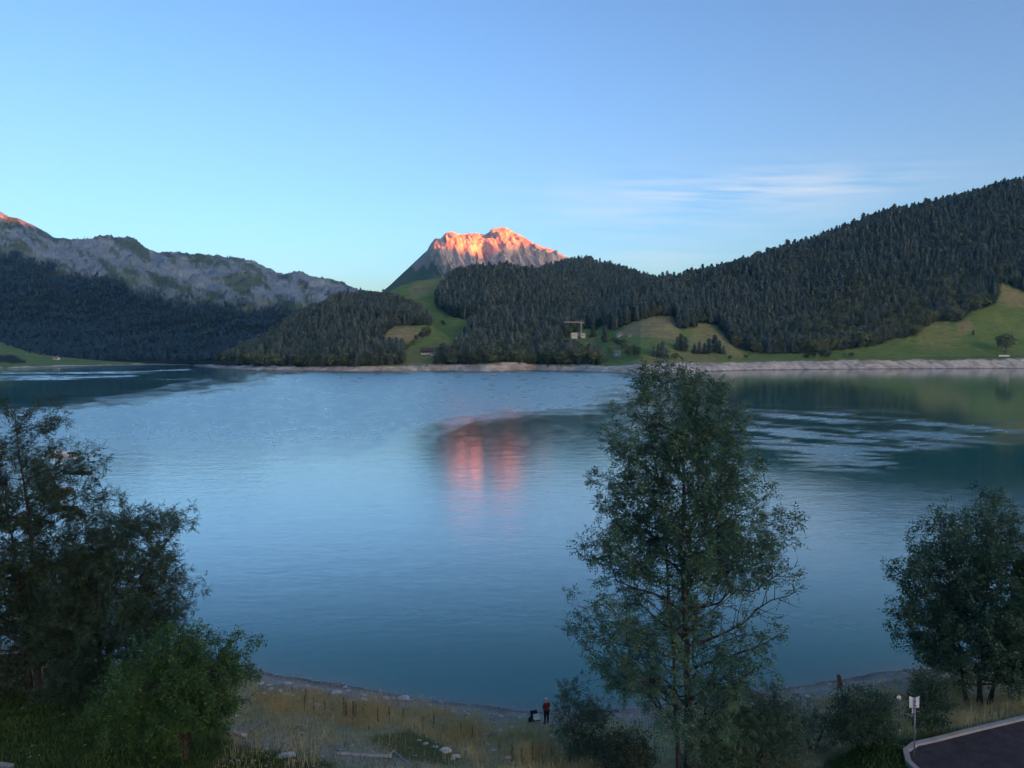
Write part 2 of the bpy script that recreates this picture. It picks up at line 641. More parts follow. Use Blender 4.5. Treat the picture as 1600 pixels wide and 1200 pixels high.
FOREST_A = [(900, 530), (925, 492), (990, 440), (1200, 300), (1600, 150), (2300, 150), (2300, 520), (1680, 470), (1600, 456), (1578, 446), (1564, 440), (1558, 466), (1545, 478),
            (1508, 490), (1500, 502), (1470, 502), (1441, 506), (1432, 524), (1392, 530), (1362, 541), (1292, 549), (1262, 552), (1192, 552), (1150, 544), (1130, 520), (1124, 508),
            (1088, 503), (1082, 512), (1062, 514), (1052, 492), (1020, 494), (990, 502), (958, 516), (940, 508)]
FOREST_C = [(286, 572), (286, 300), (640, 300), (700, 470), (692, 492), (689, 508), (640, 508), (615, 509), (600, 522), (590, 537), (612, 546), (630, 552), (629, 567), (560, 573), (420, 573), (340, 571)]
FOREST_B = [(680, 470), (690, 452), (708, 434), (712, 300), (1100, 300), (1100, 470), (1010, 500), (905, 514), (872, 532), (850, 552), (880, 548), (935, 556), (938, 569), (830, 570), (800, 566), (700, 571), (692, 566), (722, 542), (736, 510), (746, 498),
            (720, 498), (700, 490), (684, 480)]
BANK_POLY_TOP = [(-500, 574), (0, 573.5), (170, 569.5), (285, 568), (300, 569), (345, 571), (560, 573), (640, 572), (700, 571), (760, 568), (790, 566), (830, 566.5), (850, 571), (930, 571), (1000, 570), (1060, 567.5), (1160, 566), (1300, 563.5), (1450, 562), (1600, 560.5), (2200, 560)]


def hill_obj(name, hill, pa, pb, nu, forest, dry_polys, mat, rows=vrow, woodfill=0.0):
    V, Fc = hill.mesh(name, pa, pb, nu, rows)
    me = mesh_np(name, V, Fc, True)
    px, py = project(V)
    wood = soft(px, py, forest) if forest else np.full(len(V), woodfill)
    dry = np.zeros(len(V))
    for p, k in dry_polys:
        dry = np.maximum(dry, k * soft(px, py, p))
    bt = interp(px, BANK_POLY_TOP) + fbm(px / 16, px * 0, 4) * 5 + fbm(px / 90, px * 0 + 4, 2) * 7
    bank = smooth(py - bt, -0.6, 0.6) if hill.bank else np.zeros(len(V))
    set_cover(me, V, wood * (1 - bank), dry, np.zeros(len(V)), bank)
    return link(name, me, mat, kind='structure')


DRY_A = [([(965, 525), (985, 505), (1020, 494), (1052, 490), (1062, 515), (1062, 532), (1010, 526)], 0.85),
         ([(1080, 520), (1090, 504), (1122, 506), (1150, 545), (1170, 556), (1090, 556), (1075, 545)], 0.6),
         ([(1490, 520), (1500, 500), (1516, 498), (1522, 515), (1500, 528)], 0.7),
         ([(1562, 470), (1566, 444), (1620, 462), (1620, 482), (1570, 478)], 0.8),
         ([(970, 569), (1010, 558), (1040, 551), (1100, 548), (1130, 568)], 0.45), ([(1240, 545), (1240, 520), (1280, 520), (1280, 545)], 0.5),
         ([(1430, 545), (1440, 505), (1480, 502), (1500, 530), (1480, 545)], 0.35), ([(900, 535), (905, 522), (930, 524), (925, 540)], 0.7)]
DRY_B = [([(596, 532), (612, 512), (672, 512), (660, 528), (640, 533)], 1.0), ([(640, 470), (640, 445), (715, 430), (705, 445)], 0.45), ([(628, 570), (640, 545), (680, 548), (680, 570)], 0.4)]
hill_obj('hill_right', hillA, 840, 2150, 560, FOREST_A, DRY_A, M['hill'])
hill_obj('hill_middle', hillB, 530, 1055, 360, FOREST_B, DRY_B, M['hill'])
hill_obj('hill_behind', hillB2, 765, 1200, 200, [(700, 300), (1250, 300), (1250, 600), (700, 600)], [], M['hill'], vrow[2:])
hill_obj('hill_knoll', hillC, 286, 740, 320, FOREST_C, DRY_B, M['hill'])

# ---- low meadow far left, at the water
G_crest = [(-600, 480, 1900), (-100, 515, 1900), (0, 527, 1900), (40, 541, 1850), (80, 549, 1800), (130, 556, 1750), (180, 562, 1650), (230, 568, 1500), (300, 569, 1480), (420, 567, 1500)]
hillG = Hill(G_crest, shore_Y, lin([(0, 0), (3000, 0)]), [(0, 0), (0.05, 0.1), (0.4, 0.3), (1, 1)], 500, 6, 120)
hill_obj('meadow_slope', hillG, -560, 420, 240, [(-700, 580), (-700, 562), (-20, 552), (20, 556), (42, 563), (38, 568), (-20, 566)], [], M['hill'])

# ---- left range
F_crest = [(-700, 330, 5600), (-400, 280, 5600), (-150, 262, 5500), (-60, 305, 5400), (0, 332, 5300), (15, 340, 5300), (30, 343, 5300), (52, 353, 5250), (75, 365, 5200), (85, 373, 5200), (96, 373, 5200), (118, 378, 5200),
           (145, 380, 5200), (152, 376, 5200), (165, 374, 5200), (190, 376, 5200), (200, 372, 5200), (212, 378, 5200), (225, 392, 5200), (245, 404, 5150),
           (262, 405, 5100), (280, 405, 5100), (300, 411, 5050), (335, 412, 5000), (340, 408, 5000), (350, 412, 5000), (365, 412, 5000), (395, 417, 5000), (420, 431, 5000), (435, 437, 5000),
           (460, 432, 4950), (490, 438, 4900), (520, 446, 4900), (545, 457, 4900), (580, 475, 4900), (640, 510, 4900), (720, 550, 4900)]
hillF = Hill(F_crest, lambda px: np.full(np.shape(px), 1520.0 * K), lin([(-900, 2), (3000, 1)]),
             [(0, 0), (0.14, 0.05), (0.36, 0.23), (0.55, 0.48), (0.75, 0.70), (0.88, 0.84), (0.96, 0.945), (1, 1)], 2500, 130, 900, ridge=150, bank=False, rs=0.7, shear=-700.0)
V, Fc = hillF.mesh('f', -700, 720, 620, np.concatenate([np.linspace(0, 1, 230), [1.03, 1.08, 1.2, 1.5, 2.0]]))
me = mesh_np('mountain_range', V, Fc, False)
px, py = project(V)
TREELINE = [(-700, 380), (-100, 385), (0, 396), (60, 406), (120, 424), (170, 432), (210, 450), (260, 463), (330, 470), (390, 482), (430, 484), (480, 486), (540, 480), (720, 560)]
tl = interp(px, TREELINE)
nz = fbm(px / 45, py / 22, 4) * 26
woodF = smooth(py - tl + nz, -2, 6)
patch = smooth(fbm(px / 20 + 3, py / 9, 4), 0.20, 0.32) * smooth(470 - py + 0 * px, -60, 60)
woodF = np.clip(woodF * (1 - 0.8 * patch), 0, 1)
# slope steepness decides bare rock
nv_, nu_ = len(V) // 620, 620
Zg = V[:, 2].reshape(nv_, nu_)
Xg, Yg = V[:, 0].reshape(nv_, nu_), V[:, 1].reshape(nv_, nu_)
dzx = np.gradient(Zg, axis=1) / np.maximum(np.abs(np.gradient(Xg, axis=1)), 1)
dzy = np.gradient(Zg, axis=0) / np.maximum(np.abs(np.gradient(Yg, axis=0)), 1)
st = np.hypot(dzx, dzy).ravel()
crest_py = np.interp((px - 800) / F, hillF.a_c, [p[1] for p in F_crest])
near_top = smooth(crest_py + 42 + fbm(px / 30, py / 12, 4) * 34 - py, -10, 12)
rib = smooth(ridged((px * 0.55 - py) / 26 + fbm(px / 60, py / 60, 3), (px + 0.55 * py) / 95, 5, 0.6), 0.52, 0.66)
rockF = np.clip(near_top * (0.08 + 0.6 * rib) + 0.5 * rib * smooth(tl + 12 - py, -10, 15), 0, 1)
scree = in_poly(px + fbm(px / 9, py / 9, 3) * 16, py, [(60, 395), (98, 375), (115, 392), (165, 435), (135, 432), (100, 412)]) | \
    in_poly(px + fbm(px / 9, py / 9, 3) * 16, py, [(272, 405), (300, 410), (350, 452), (340, 458), (300, 446), (276, 425)])
rockF = np.maximum(rockF, scree * 0.9)
woodF = np.clip(woodF - scree, 0, 1)
small = smooth(fbm(px / 8 + 70, py / 5, 2), 0.36, 0.42) * (py < 540)
rockF = np.maximum(rockF, small * 0.7)
set_cover(me, V, woodF * (1 - small), np.zeros(len(V)), rockF * (1 - 0.85 * woodF * (1 - small)), np.zeros(len(V)))
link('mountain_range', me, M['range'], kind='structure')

# ---- the peak that catches the first sun
E_crest = [(520, 560, 5200), (560, 495, 5200), (598, 455, 5200), (610, 445, 5200), (640, 417, 5200), (662, 396, 5200), (668, 391, 5200), (672, 383, 5210), (680, 373, 5220), (688, 374, 5230), (698, 364, 5240), (706, 363, 5240), (714, 366, 5240), (722, 367, 5250),
           (735, 365, 5260), (745, 365, 5260), (757, 368, 5270), (765, 363, 5260), (768, 358, 5250), (790, 356, 5250), (797, 361, 5250), (808, 366, 5250), (815, 369, 5250), (830, 379, 5240), (850, 388, 5230),
           (860, 390, 5220), (875, 398, 5200), (890, 406, 5200), (905, 415, 5200), (940, 432, 5200), (1000, 470, 5200)]
hillE = Hill(E_crest, lambda px: np.full(np.shape(px), 4000.0 * K), lin([(0, 60), (3000, 60)]),
             [(0, 0), (0.3, 0.22), (0.6, 0.52), (0.8, 0.76), (0.93, 0.92), (1, 1)], 2200, 60, 420, ridge=190, bank=False, rs=0.55, rmask=lambda px: 0.12 + 0.88 * smooth(px, 650, 690), shear=520.0)
V, Fc = hillE.mesh('e', 520, 1000, 420, np.concatenate([np.linspace(0, 0.4, 40), np.linspace(0.405, 1, 220), [1.03, 1.08, 1.2, 1.5, 2.0]]))
me = mesh_np('mountain_peak', V, Fc, False)
px, py = project(V)
grass = np.clip(smooth(690 - px + (py - 400) * 0.6 + fbm(px / 20, py / 12, 4) * 40, -18, 18) * 0.55 * smooth(py - 372 + fbm(px / 12, py / 10, 3) * 20, 5, 22)
                + smooth(py - 412 + (px - 760) * -0.02 + fbm(px / 14, py / 30, 4) * 26, 2, 16) * 0.8, 0, 1)
grass = np.maximum(grass, 0.5 * smooth(fbm(px / 10, py / 26, 4), 0.08, 0.3))
set_cover(me, V, np.zeros(len(V)), np.zeros(len(V)), 1 - grass, np.zeros(len(V)))
link('mountain_peak', me, M['alp'], kind='structure')


# ---- the range behind the viewer, which keeps the valley in shade
def back_ridge():
    xs = np.concatenate([np.linspace(-14500, BACK[2][0] - 50, 60), np.linspace(BACK[2][0], BACK[-3][0], 300), np.linspace(BACK[-3][0] + 60, 19500, 40)])
    rows = np.linspace(-1, 1, 60)
    crest = np.interp(xs, [b[0] for b in BACK], [b[1] for b in BACK])
    crest = crest + fbm(xs / 260, xs * 0 + 3.3, 3) * 26
    XX, RR = np.meshgrid(xs, rows)
    YY = -WALL_Y + RR * np.where(RR > 0, 3200, 2600)
    prof = 1 - np.abs(RR) ** 0.9
    ZZ = np.maximum(crest, 60)[None, :] * prof - 3 + ridged(XX / 1100, YY / 1100, 4) * 90 * np.clip(1 - np.abs(RR), 0, 1) * np.clip(np.abs(RR) * 4, 0, 1)
    V = np.stack([XX, YY, ZZ], -1).reshape(-1, 3)
    me = mesh_np('mountain_wall', V, grid_faces(len(xs), len(rows)), True)
    px = V[:, 0]
    z = V[:, 2]
    set_cover(me, V, smooth(700 - z + fbm(px / 500, V[:, 1] / 500, 4) * 400, -60, 60), z * 0, smooth(z - 900 + fbm(px / 400, V[:, 1] / 400, 4) * 500, -100, 100), z * 0)
    link('mountain_wall', me, M['alp'], kind='structure')


# crest heights follow from where the first light ends on the far summits: (photo column, photo row, distance)
WALL_Y = 9500.0
_TERM = [(-500, 330, 5500), (-150, 330, 5500), (0, 374, 5300), (44, 374, 5280), (58, 349, 5250), (70, 345, 5220), (200, 350, 5200), (330, 380, 5050), (460, 405, 4950), (560, 415, 5000), (600, 395, 5200), (655, 384, 5200),
         (672, 398, 5210), (690, 407, 5230), (705, 402, 5240), (722, 392, 5250), (745, 388, 5260), (765, 384, 5260), (790, 382, 5250), (815, 386, 5250), (835, 393, 5240), (850, 398, 5230), (875, 404, 5200), (900, 412, 5200), (1000, 430, 5200)]


def term():
    out = []
    for p, q, Y in _TERM:
        Y = Y * K
        X, z = float(side(p, q)) * Y, H + Y * float(ratio(q))
        d = (Y + WALL_Y) / math.cos(rad(SUN_AZ))
        out.append((X + d * math.sin(rad(SUN_AZ)), z + d * math.tan(rad(SUN_EL))))
    return [(-14500, 1500), (0, 1900)] + out + [(out[-1][0] + 1500, out[-1][1] - 100), (19500, 1100)]


BACK = term()
back_ridge()

# ------------------------------------------------------------------ valley floor, one sheet to the horizon
g = NT('valley_floor', 0.95, 0.1)
g.color(g.mix(g.map(g.noise(0.004, 6), 0.35, 0.65), (0.05, 0.06, 0.045), (0.085, 0.09, 0.07)))
ring = np.array([(-20000, -13000, -9), (20000, -13000, -9), (20000, 9200, -9), (-20000, 9200, -9)], float)
link('ground', mesh_np('ground', ring, np.array([[0, 1, 2, 3]])), g.m, kind='structure')

# ------------------------------------------------------------------ near shore
NS = np.array([(-160, 75), (-60, 62), (-37.5, 56.8), (-26, 54.8), (-18.7, 53.2), (-15.9, 51.7), (-12, 50.4), (-8.15, 49), (-4, 47.6), (0, 46.6), (1.9, 46.3), (7.8, 46.8), (12, 47.8), (17.7, 49.5),
               (25, 52), (36, 54), (60, 58), (160, 70)]) * K
LOT = np.array([(18.6, 30.0), (18.2, 33.0), (18.15, 34.2), (18.5, 35.1), (19.2, 35.65), (20.2, 36.0), (22.5, 36.9), (25.4, 38.0), (34, 41.3), (44, 41.3), (44, 22), (19, 22)]) * K
LOT_Z = 3.4 * K


def dist_poly(x, y, P):
    d = np.full(np.shape(x), 1e9)
    n = len(P)
    for i in range(n):
        a, b = P[i], P[(i + 1) % n]
        e = b - a
        t = np.clip(((x - a[0]) * e[0] + (y - a[1]) * e[1]) / (e @ e), 0, 1)
        d = np.minimum(d, np.hypot(x - a[0] - t * e[0], y - a[1] - t * e[1]))
    return d


def shore_d(x, y):
    return (np.interp(x, NS[:, 0], NS[:, 1]) - y) + fbm(np.asarray(x) / 5.0, np.asarray(y) / 5.0, 3) * 0.9


def GZ(x, y):
    """height of the near ground"""
    x, y = np.broadcast_arrays(np.asarray(x, float), np.asarray(y, float))
    d = shore_d(x, y)
    z = np.interp(d / K, [-60, -12, -4, 0, 3, 8, 12, 16, 20, 40, 60, 120], [-9, -3.2, -0.9, 0, 0.55, 1.55, 2.45, 3.25, 3.9, 6.4, 8.6, 14]) * K
    z = z + fbm(x / 3.2, y / 3.2, 4) * 0.34 * smooth(d, 0.3, 4) + fbm(x / 0.8 + 9, y / 0.8, 2) * 0.06
    dl = np.where(in_poly(x, y, [tuple(p) for p in LOT]), 0.0, dist_poly(x, y, LOT))
    w = 1 - smooth(dl, 0.5, 4.5)
    return z * (1 - w) + (LOT_Z - 0.1) * w


def on_ground(px, py):
    """where the view ray through a photo pixel meets the near ground"""
    Y = np.linspace(14 * K, 75 * K, 1500)
    r, sd = ratio(py), side(px, py)
    f = (H + Y * r) - GZ(sd * Y, Y)
    i = int(np.argmax(f < 0)) or len(Y) - 1
    return Vector((float(sd * Y[i]), float(Y[i]), float(GZ(sd * Y[i], Y[i]))))


xs = np.concatenate([np.linspace(-170, -56, 40), np.linspace(-54, 54, 330), np.linspace(56, 170, 40)])
ys = np.concatenate([np.linspace(-30, 24, 20), np.linspace(25, 72, 170), np.linspace(74, 140, 25)])
XX, YY = np.meshgrid(xs, ys)
ZZ = GZ(XX, YY)
V = np.stack([XX, YY, ZZ], -1).reshape(-1, 3)
me = mesh_np('shore_ground', V, grid_faces(len(xs), len(ys)), True)
px, py = project(V)
dd = shore_d(V[:, 0], V[:, 1])
n4 = fbm(V[:, 0] / 4, V[:, 1] / 4, 4)
PATH = [(330, 1215), (372, 1130), (400, 1118), (470, 1128), (520, 1150), (600, 1165), (680, 1200), (690, 1215)]
LAWN = [(-2000, 1300), (-2000, 1060), (0, 1075), (130, 1085), (330, 1120), (360, 1160), (520, 1190), (560, 1300)]
GREEN = [(570, 1155), (640, 1140), (715, 1180), (720, 1195), (640, 1190)]
LAWN_R = [(1230, 1300), (1290, 1190), (1350, 1155), (1420, 1150), (1500, 1140), (1700, 1100), (2600, 1060), (2600, 1300)]
gravel = np.maximum(smooth(3.2 + n4 * 5 - dd, -0.8, 1.2), 0.55 * soft(px, py, PATH, 7, 8) * smooth(n4, -0.15, 0.2))
gravel = np.maximum(gravel, 0.9 * soft(px, py, [(1150, 1085), (1320, 1065), (1430, 1050), (1600, 1048), (1600, 1075), (1330, 1110), (1160, 1130)], 7, 8))
lawn = np.maximum.reduce([soft(px, py, LAWN, 7, 8), 0.6 * soft(px, py, GREEN, 7, 6), soft(px, py, LAWN_R, 7, 8), (V[:, 1] < 33 * K) * 1.0])
lawn = lawn * (1 - gravel * 0.7)
attr(me, 'gravel', gravel)
attr(me, 'lawn', lawn)
t = NT('shore_soil', 0.95, 0.1)
a1, a2, a3 = t.noise(0.6, 6), t.noise(4.0, 5, 0.65), t.noise(22.0, 3)
c = t.mix(t.map(a1, 0.35, 0.65), (0.30, 0.27, 0.13), (0.38, 0.33, 0.18))
c = t.mix(t.attr('lawn'), c, t.mix(t.map(a2, 0.3, 0.7), (0.022, 0.045, 0.014), (0.040, 0.075, 0.020)))
gr = t.mix(t.map(a3, 0.3, 0.7), (0.29, 0.27, 0.23), (0.50, 0.47, 0.41))
gr = t.mix(t.math('MULTIPLY', t.map(a1, 0.45, 0.65), 0.5), gr, (0.11, 0.10, 0.075))
c = t.mix(t.attr('gravel'), c, gr)
c = t.mix(t.math('MULTIPLY', t.map(a2, 0.5, 0.75), 0.35), c, (0.05, 0.045, 0.03))
wz = t.node('ShaderNodeSeparateXYZ')
t.l.new(t.pos(), wz.inputs[0])
c = t.mix(t.map(wz.outputs[2], 0.02, 0.3, 0.65, 0.0), c, (0.06, 0.055, 0.045))
t.color(c)
t.bump(t.math('ADD', a2, t.math('MULTIPLY', a3, 0.4)), 0.8, 0.12)
link('shore_ground', me, t.m, kind='structure')

# ------------------------------------------------------------------ the lake
NA, NYW = 420, 460
aa = np.linspace(-1.15, 1.15, NA)
pyr = np.concatenate([[1500, 1350, 1250], np.linspace(1200, 640, 290), np.linspace(638, 566.5, NYW - 293)])
Yw = -H / ratio(pyr)
AA, YW = np.meshgrid(aa, Yw)
V = np.stack([AA * YW, YW, 0 * YW], -1).reshape(-1, 3)
px, py = project(V)
wx = px + fbm(px / 150, py / 16, 4) * 90
wy = py + fbm(px / 190 + 50, py / 14, 4) * 26
sx = px + fbm(px / 260, py / 6, 3) * 160
sy = py + fbm(px / 300 + 50, py / 5, 3) * 10


def wsoft(poly, x, y, r=6):
    s = 0
    for i in range(8):
        q = 2 * math.pi * i / 8
        s = s + in_poly(x + 3 * r * math.cos(q), y + r * 0.5 * math.sin(q), poly)
    return s / 8


rf = 0.10 + 0.30 * (1 - smooth(py, 800, 1080))
rf = rf * (1 - 0.35 * wsoft([(640, 640), (980, 632), (980, 730), (860, 770), (640, 770)], wx, wy, 14))
rf = rf * (1 - 0.75 * smooth(px, 1040, 1180) * (1 - smooth(py, 700, 800)))
rf = rf * (1 - 0.75 * (1 - smooth(px, 250, 420)) * (1 - smooth(py, 620, 650)))
# wind-ruffled middle of the lake
rf = np.maximum(rf, 1.0 * wsoft([(-300, 655), (40, 640), (200, 627), (330, 604), (420, 590), (430, 574), (960, 574), (1010, 586), (1100, 592), (1090, 604), (960, 612), (985, 640), (880, 642), (770, 652), (690, 668), (640, 700), (560, 740), (300, 790), (-300, 800)], wx * 0.6 + px * 0.4, wy * 0.5 + py * 0.5, 20) * (0.25 + 0.75 * (1 - smooth(py, 640, 760))))
rf = np.maximum(rf, (0.12 + 0.8 * smooth(fbm(sx / 170 + 3, (py - 0.07 * px) / 9, 4), -0.16, 0.16)) * wsoft([(1090, 628), (1200, 640), (1330, 640), (1480, 652), (1620, 664), (1700, 678), (1700, 690), (1540, 692), (1470, 705), (1400, 735), (1290, 735), (1180, 700), (1120, 660)], sx, sy, 14))
rf = np.maximum(rf, 0.9 * wsoft([(-300, 593), (0, 590), (120, 588), (215, 586), (215, 588.5), (100, 592), (-300, 597)], px, sy, 2))
rf = np.maximum(rf, 0.8 * wsoft([(0, 581), (150, 578.5), (300, 576), (300, 578), (140, 582), (0, 584)], px, sy, 2))
rf = np.maximum(rf, 0.5 * smooth(fbm(sx / 260, sy / 5, 3), 0.16, 0.34) * (py < 640) * (px < 330))
rf = np.maximum(rf, 0.3 * smooth(fbm(sx / 300 + 8, sy / 24, 3), 0.0, 0.35) * (1 - smooth(py, 700, 860)) * (px < 1000))
rf = np.clip(rf * (0.95 + (0.9 - 0.6 * smooth(py, 640, 740)) * fbm(px / 26, py / 4.5, 4)), 0.02, 1)
me = mesh_np('lake', V, grid_faces(NA, len(Yw)))
attr(me, 'ruffle', rf)
dpt = -GZ(V[:, 0], V[:, 1])
attr(me, 'shallow', np.where(V[:, 1] < 75 * K, np.exp(-np.maximum(dpt, 0) / 0.35), 0))
t = NT('lake_water', 0.05, 0.5)
b = t.b
t.l.new(t.map(t.attr('ruffle'), 0.12, 0.4), b.inputs['Coat Weight'])
t.l.new(t.map(t.attr('ruffle'), 0.0, 1.0, 0.02, 0.36), b.inputs['Coat Roughness'])
b.inputs['Coat IOR'].default_value = 1.5
t.l.new(t.map(t.attr('ruffle'), 0.1, 0.8, 1.345, 1.6), b.inputs['IOR'])
b.inputs['Specular IOR Level'].default_value = 0.5
t.color(t.mix(t.math('MULTIPLY', t.attr('shallow'), 0.6), (0.006, 0.140, 0.118), (0.19, 0.17, 0.12)))
R = t.attr('ruffle')
t.l.new(t.map(R, 0.0, 1.0, 0.02, 0.34), b.inputs['Roughness'])
w1 = t.noise(0.9, 3, 0.5, stretch=(0.55, 1.0, 1.0), dist=0.6)
w2 = t.noise(3.4, 2, 0.5, stretch=(0.6, 1.0, 1.0), dist=0.4)
w3 = t.noise(0.22, 2, 0.5, stretch=(0.5, 1.0, 1.0))
hh = t.math('ADD', t.math('ADD', t.math('MULTIPLY', w1, 1.0), t.math('MULTIPLY', w2, 0.22)), t.math('MULTIPLY', w3, 1.6))
bp = t.node('ShaderNodeBump')
bp.inputs['Distance'].default_value = 0.16
t.l.new(t.map(R, 0.0, 0.8, 0.02, 0.40), bp.inputs['Strength'])
t.l.new(hh, bp.inputs['Height'])
t.l.new(bp.outputs[0], b.inputs['Normal'])
t.l.new(bp.outputs[0], b.inputs['Coat Normal'])
link('lake', me, t.m, kind='structure')


# ------------------------------------------------------------------ far trees: prototypes
def spruce_mesh(name, h, r, seed, tiers=11, n=9, flat=False):
    q = random.Random(seed)
    v, f = [], []
    for i in range(tiers):
        u = i / tiers
        zt = h * (0.10 + 0.90 * u)
        rr = r * (1 - u) ** 0.85 * q.uniform(0.8, 1.15) + 0.12
        drop = h / tiers * q.uniform(1.1, 1.9)
        off = q.uniform(0, 6.28)
        top = (0, 0, min(h, zt + h / tiers * 0.9))
        for k in range(n):
            a = off + 6.283 * k / n
            w = 6.283 / n * 0.62
            ro = rr * q.uniform(0.62, 1.22)
            b = len(v)
            zz = zt - drop * q.uniform(0.2, 0.75)
            v += [top, (ro * 0.62 * math.cos(a - w), ro * 0.62 * math.sin(a - w), zt - drop * 0.10),
                  (ro * math.cos(a), ro * math.sin(a), zz), (ro * 0.62 * math.cos(a + w), ro * 0.62 * math.sin(a + w), zt - drop * 0.10)]
            f += [(b, b + 1, b + 2), (b, b + 2, b + 3)]
    return mesh_np(name, v, np.array(f))


def broad_mesh(name, h, r, seed, n=330, ls=1.0):
    q = np.random.default_rng(seed)
    lob = [(q.normal(0, r * 0.42), q.normal(0, r * 0.42), h * q.uniform(0.35, 0.82), r * q.uniform(0.42, 0.68)) for _ in range(9)]
    V, Fc = [], []
    for i in range(n):
        L = lob[q.integers(len(lob))]
        d = q.normal(size=3)
        d /= np.linalg.norm(d)
        c = np.array(L[:3]) + d * L[3] * q.uniform(0.75, 1.1) * np.array([1, 1, 0.95])
        c[2] = min(max(c[2], h * 0.06), h)
        nn = d + q.normal(size=3) * 0.5
        nn /= np.linalg.norm(nn)
        t1 = np.cross(nn, [0.3, 0.2, 1.0])
        t1 /= np.linalg.norm(t1)
        t2 = np.cross(nn, t1)
        s1, s2 = ls * r * q.uniform(0.10, 0.22), ls * r * q.uniform(0.10, 0.22)
        b = len(V)
        V += [c - t1 * s1, c - t2 * s2 * 0.8, c + t1 * s1, c + t2 * s2 * 0.8]
        Fc.append((b, b + 1, b + 2, b + 3))
    return mesh_np(name, np.array(V), np.array(Fc))


def far_trunk(name, h, r):
    m = MB()
    m.tube([(0, 0, -1.5), (0, 0, h * 0.5), (0, 0, h)], [r, r * 0.7, r * 0.2], 5)
    return m.mesh(name)


PROTO_SPRUCE = [spruce_mesh('spruce_crown', 1.0, rr, sd) for rr, sd in ((0.16, 1), (0.19, 2), (0.14, 3), (0.21, 4))]
PROTO_BROAD = [broad_mesh('broad_crown', 1.0, rr, sd) for rr, sd in ((0.40, 5), (0.46, 6), (0.36, 7))]
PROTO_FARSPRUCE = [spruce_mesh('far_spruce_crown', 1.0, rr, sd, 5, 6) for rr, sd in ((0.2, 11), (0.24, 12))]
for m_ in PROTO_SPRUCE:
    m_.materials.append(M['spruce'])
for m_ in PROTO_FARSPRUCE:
    m_.materials.append(M['spruce_haze_tint'])
for m_ in PROTO_BROAD:
    m_.materials.append(M['broad'])
T_SPRUCE = far_trunk('spruce_trunk', 0.9, 0.014)
T_BROAD = far_trunk('broad_trunk', 0.6, 0.03)


T_DEAD = far_trunk('dead_trunk', 0.95, 0.028)
T_DEAD.materials.append(plain('dead_wood', (0.38, 0.35, 0.31)))


def forest(name, P, idx, scl, protos, label, cat):
    """one wood that reads as one mass: instances on a point mesh"""
    me = bpy.data.meshes.new(name)
    me.vertices.add(len(P))
    me.vertices.foreach_set('co', np.asarray(P, np.float32).ravel())
    a = me.attributes.new('idx', 'INT', 'POINT')
    a.data.foreach_set('value', np.asarray(idx, np.int32))
    a = me.attributes.new('scl', 'FLOAT_VECTOR', 'POINT')
    a.data.foreach_set('vector', np.asarray(scl, np.float32).ravel())
    a = me.attributes.new('rot', 'FLOAT_VECTOR', 'POINT')
    rt = np.zeros((len(P), 3), np.float32)
    rt[:, 2] = rng.uniform(0, 6.28, len(P))
    rt[:, :2] = rng.normal(0, 0.025, (len(P), 2))
    a.data.foreach_set('vector', rt.ravel())
    o = link(name, me, None, kind='stuff', label=label, category=cat)
    ng = bpy.data.node_groups.new(name + '_nodes', 'GeometryNodeTree')
    ng.interface.new_socket('Geometry', in_out='INPUT', socket_type='NodeSocketGeometry')
    ng.interface.new_socket('Geometry', in_out='OUTPUT', socket_type='NodeSocketGeometry')
    N, Lk = ng.nodes, ng.links
    gi, go = N.new('NodeGroupInput'), N.new('NodeGroupOutput')
    ip = N.new('GeometryNodeInstanceOnPoints')
    g2 = N.new('GeometryNodeGeometryToInstance')
    for pm in reversed(protos):          # links to a multi-input are listed newest first
        po = bpy.data.objects.new('tree_pattern', pm)
        oi = N.new('GeometryNodeObjectInfo')
        oi.inputs['Object'].default_value = po
        Lk.new(oi.outputs['Geometry'], g2.inputs[0])

    def na(n, t):
        x = N.new('GeometryNodeInputNamedAttribute')
        x.data_type = t
        x.inputs[0].default_value = n
        return x.outputs[0]
    Lk.new(gi.outputs[0], ip.inputs['Points'])
    Lk.new(g2.outputs[0], ip.inputs['Instance'])
    ip.inputs['Pick Instance'].default_value = True
    Lk.new(na('idx', 'INT'), ip.inputs['Instance Index'])
    Lk.new(na('rot', 'FLOAT_VECTOR'), ip.inputs['Rotation'])
    Lk.new(na('scl', 'FLOAT_VECTOR'), ip.inputs['Scale'])
    Lk.new(ip.outputs[0], go.inputs[0])
    md = o.modifiers.new('trees', 'NODES')
    md.node_group = ng
    return o


ALL = [hillA, hillB, hillB2, hillC]


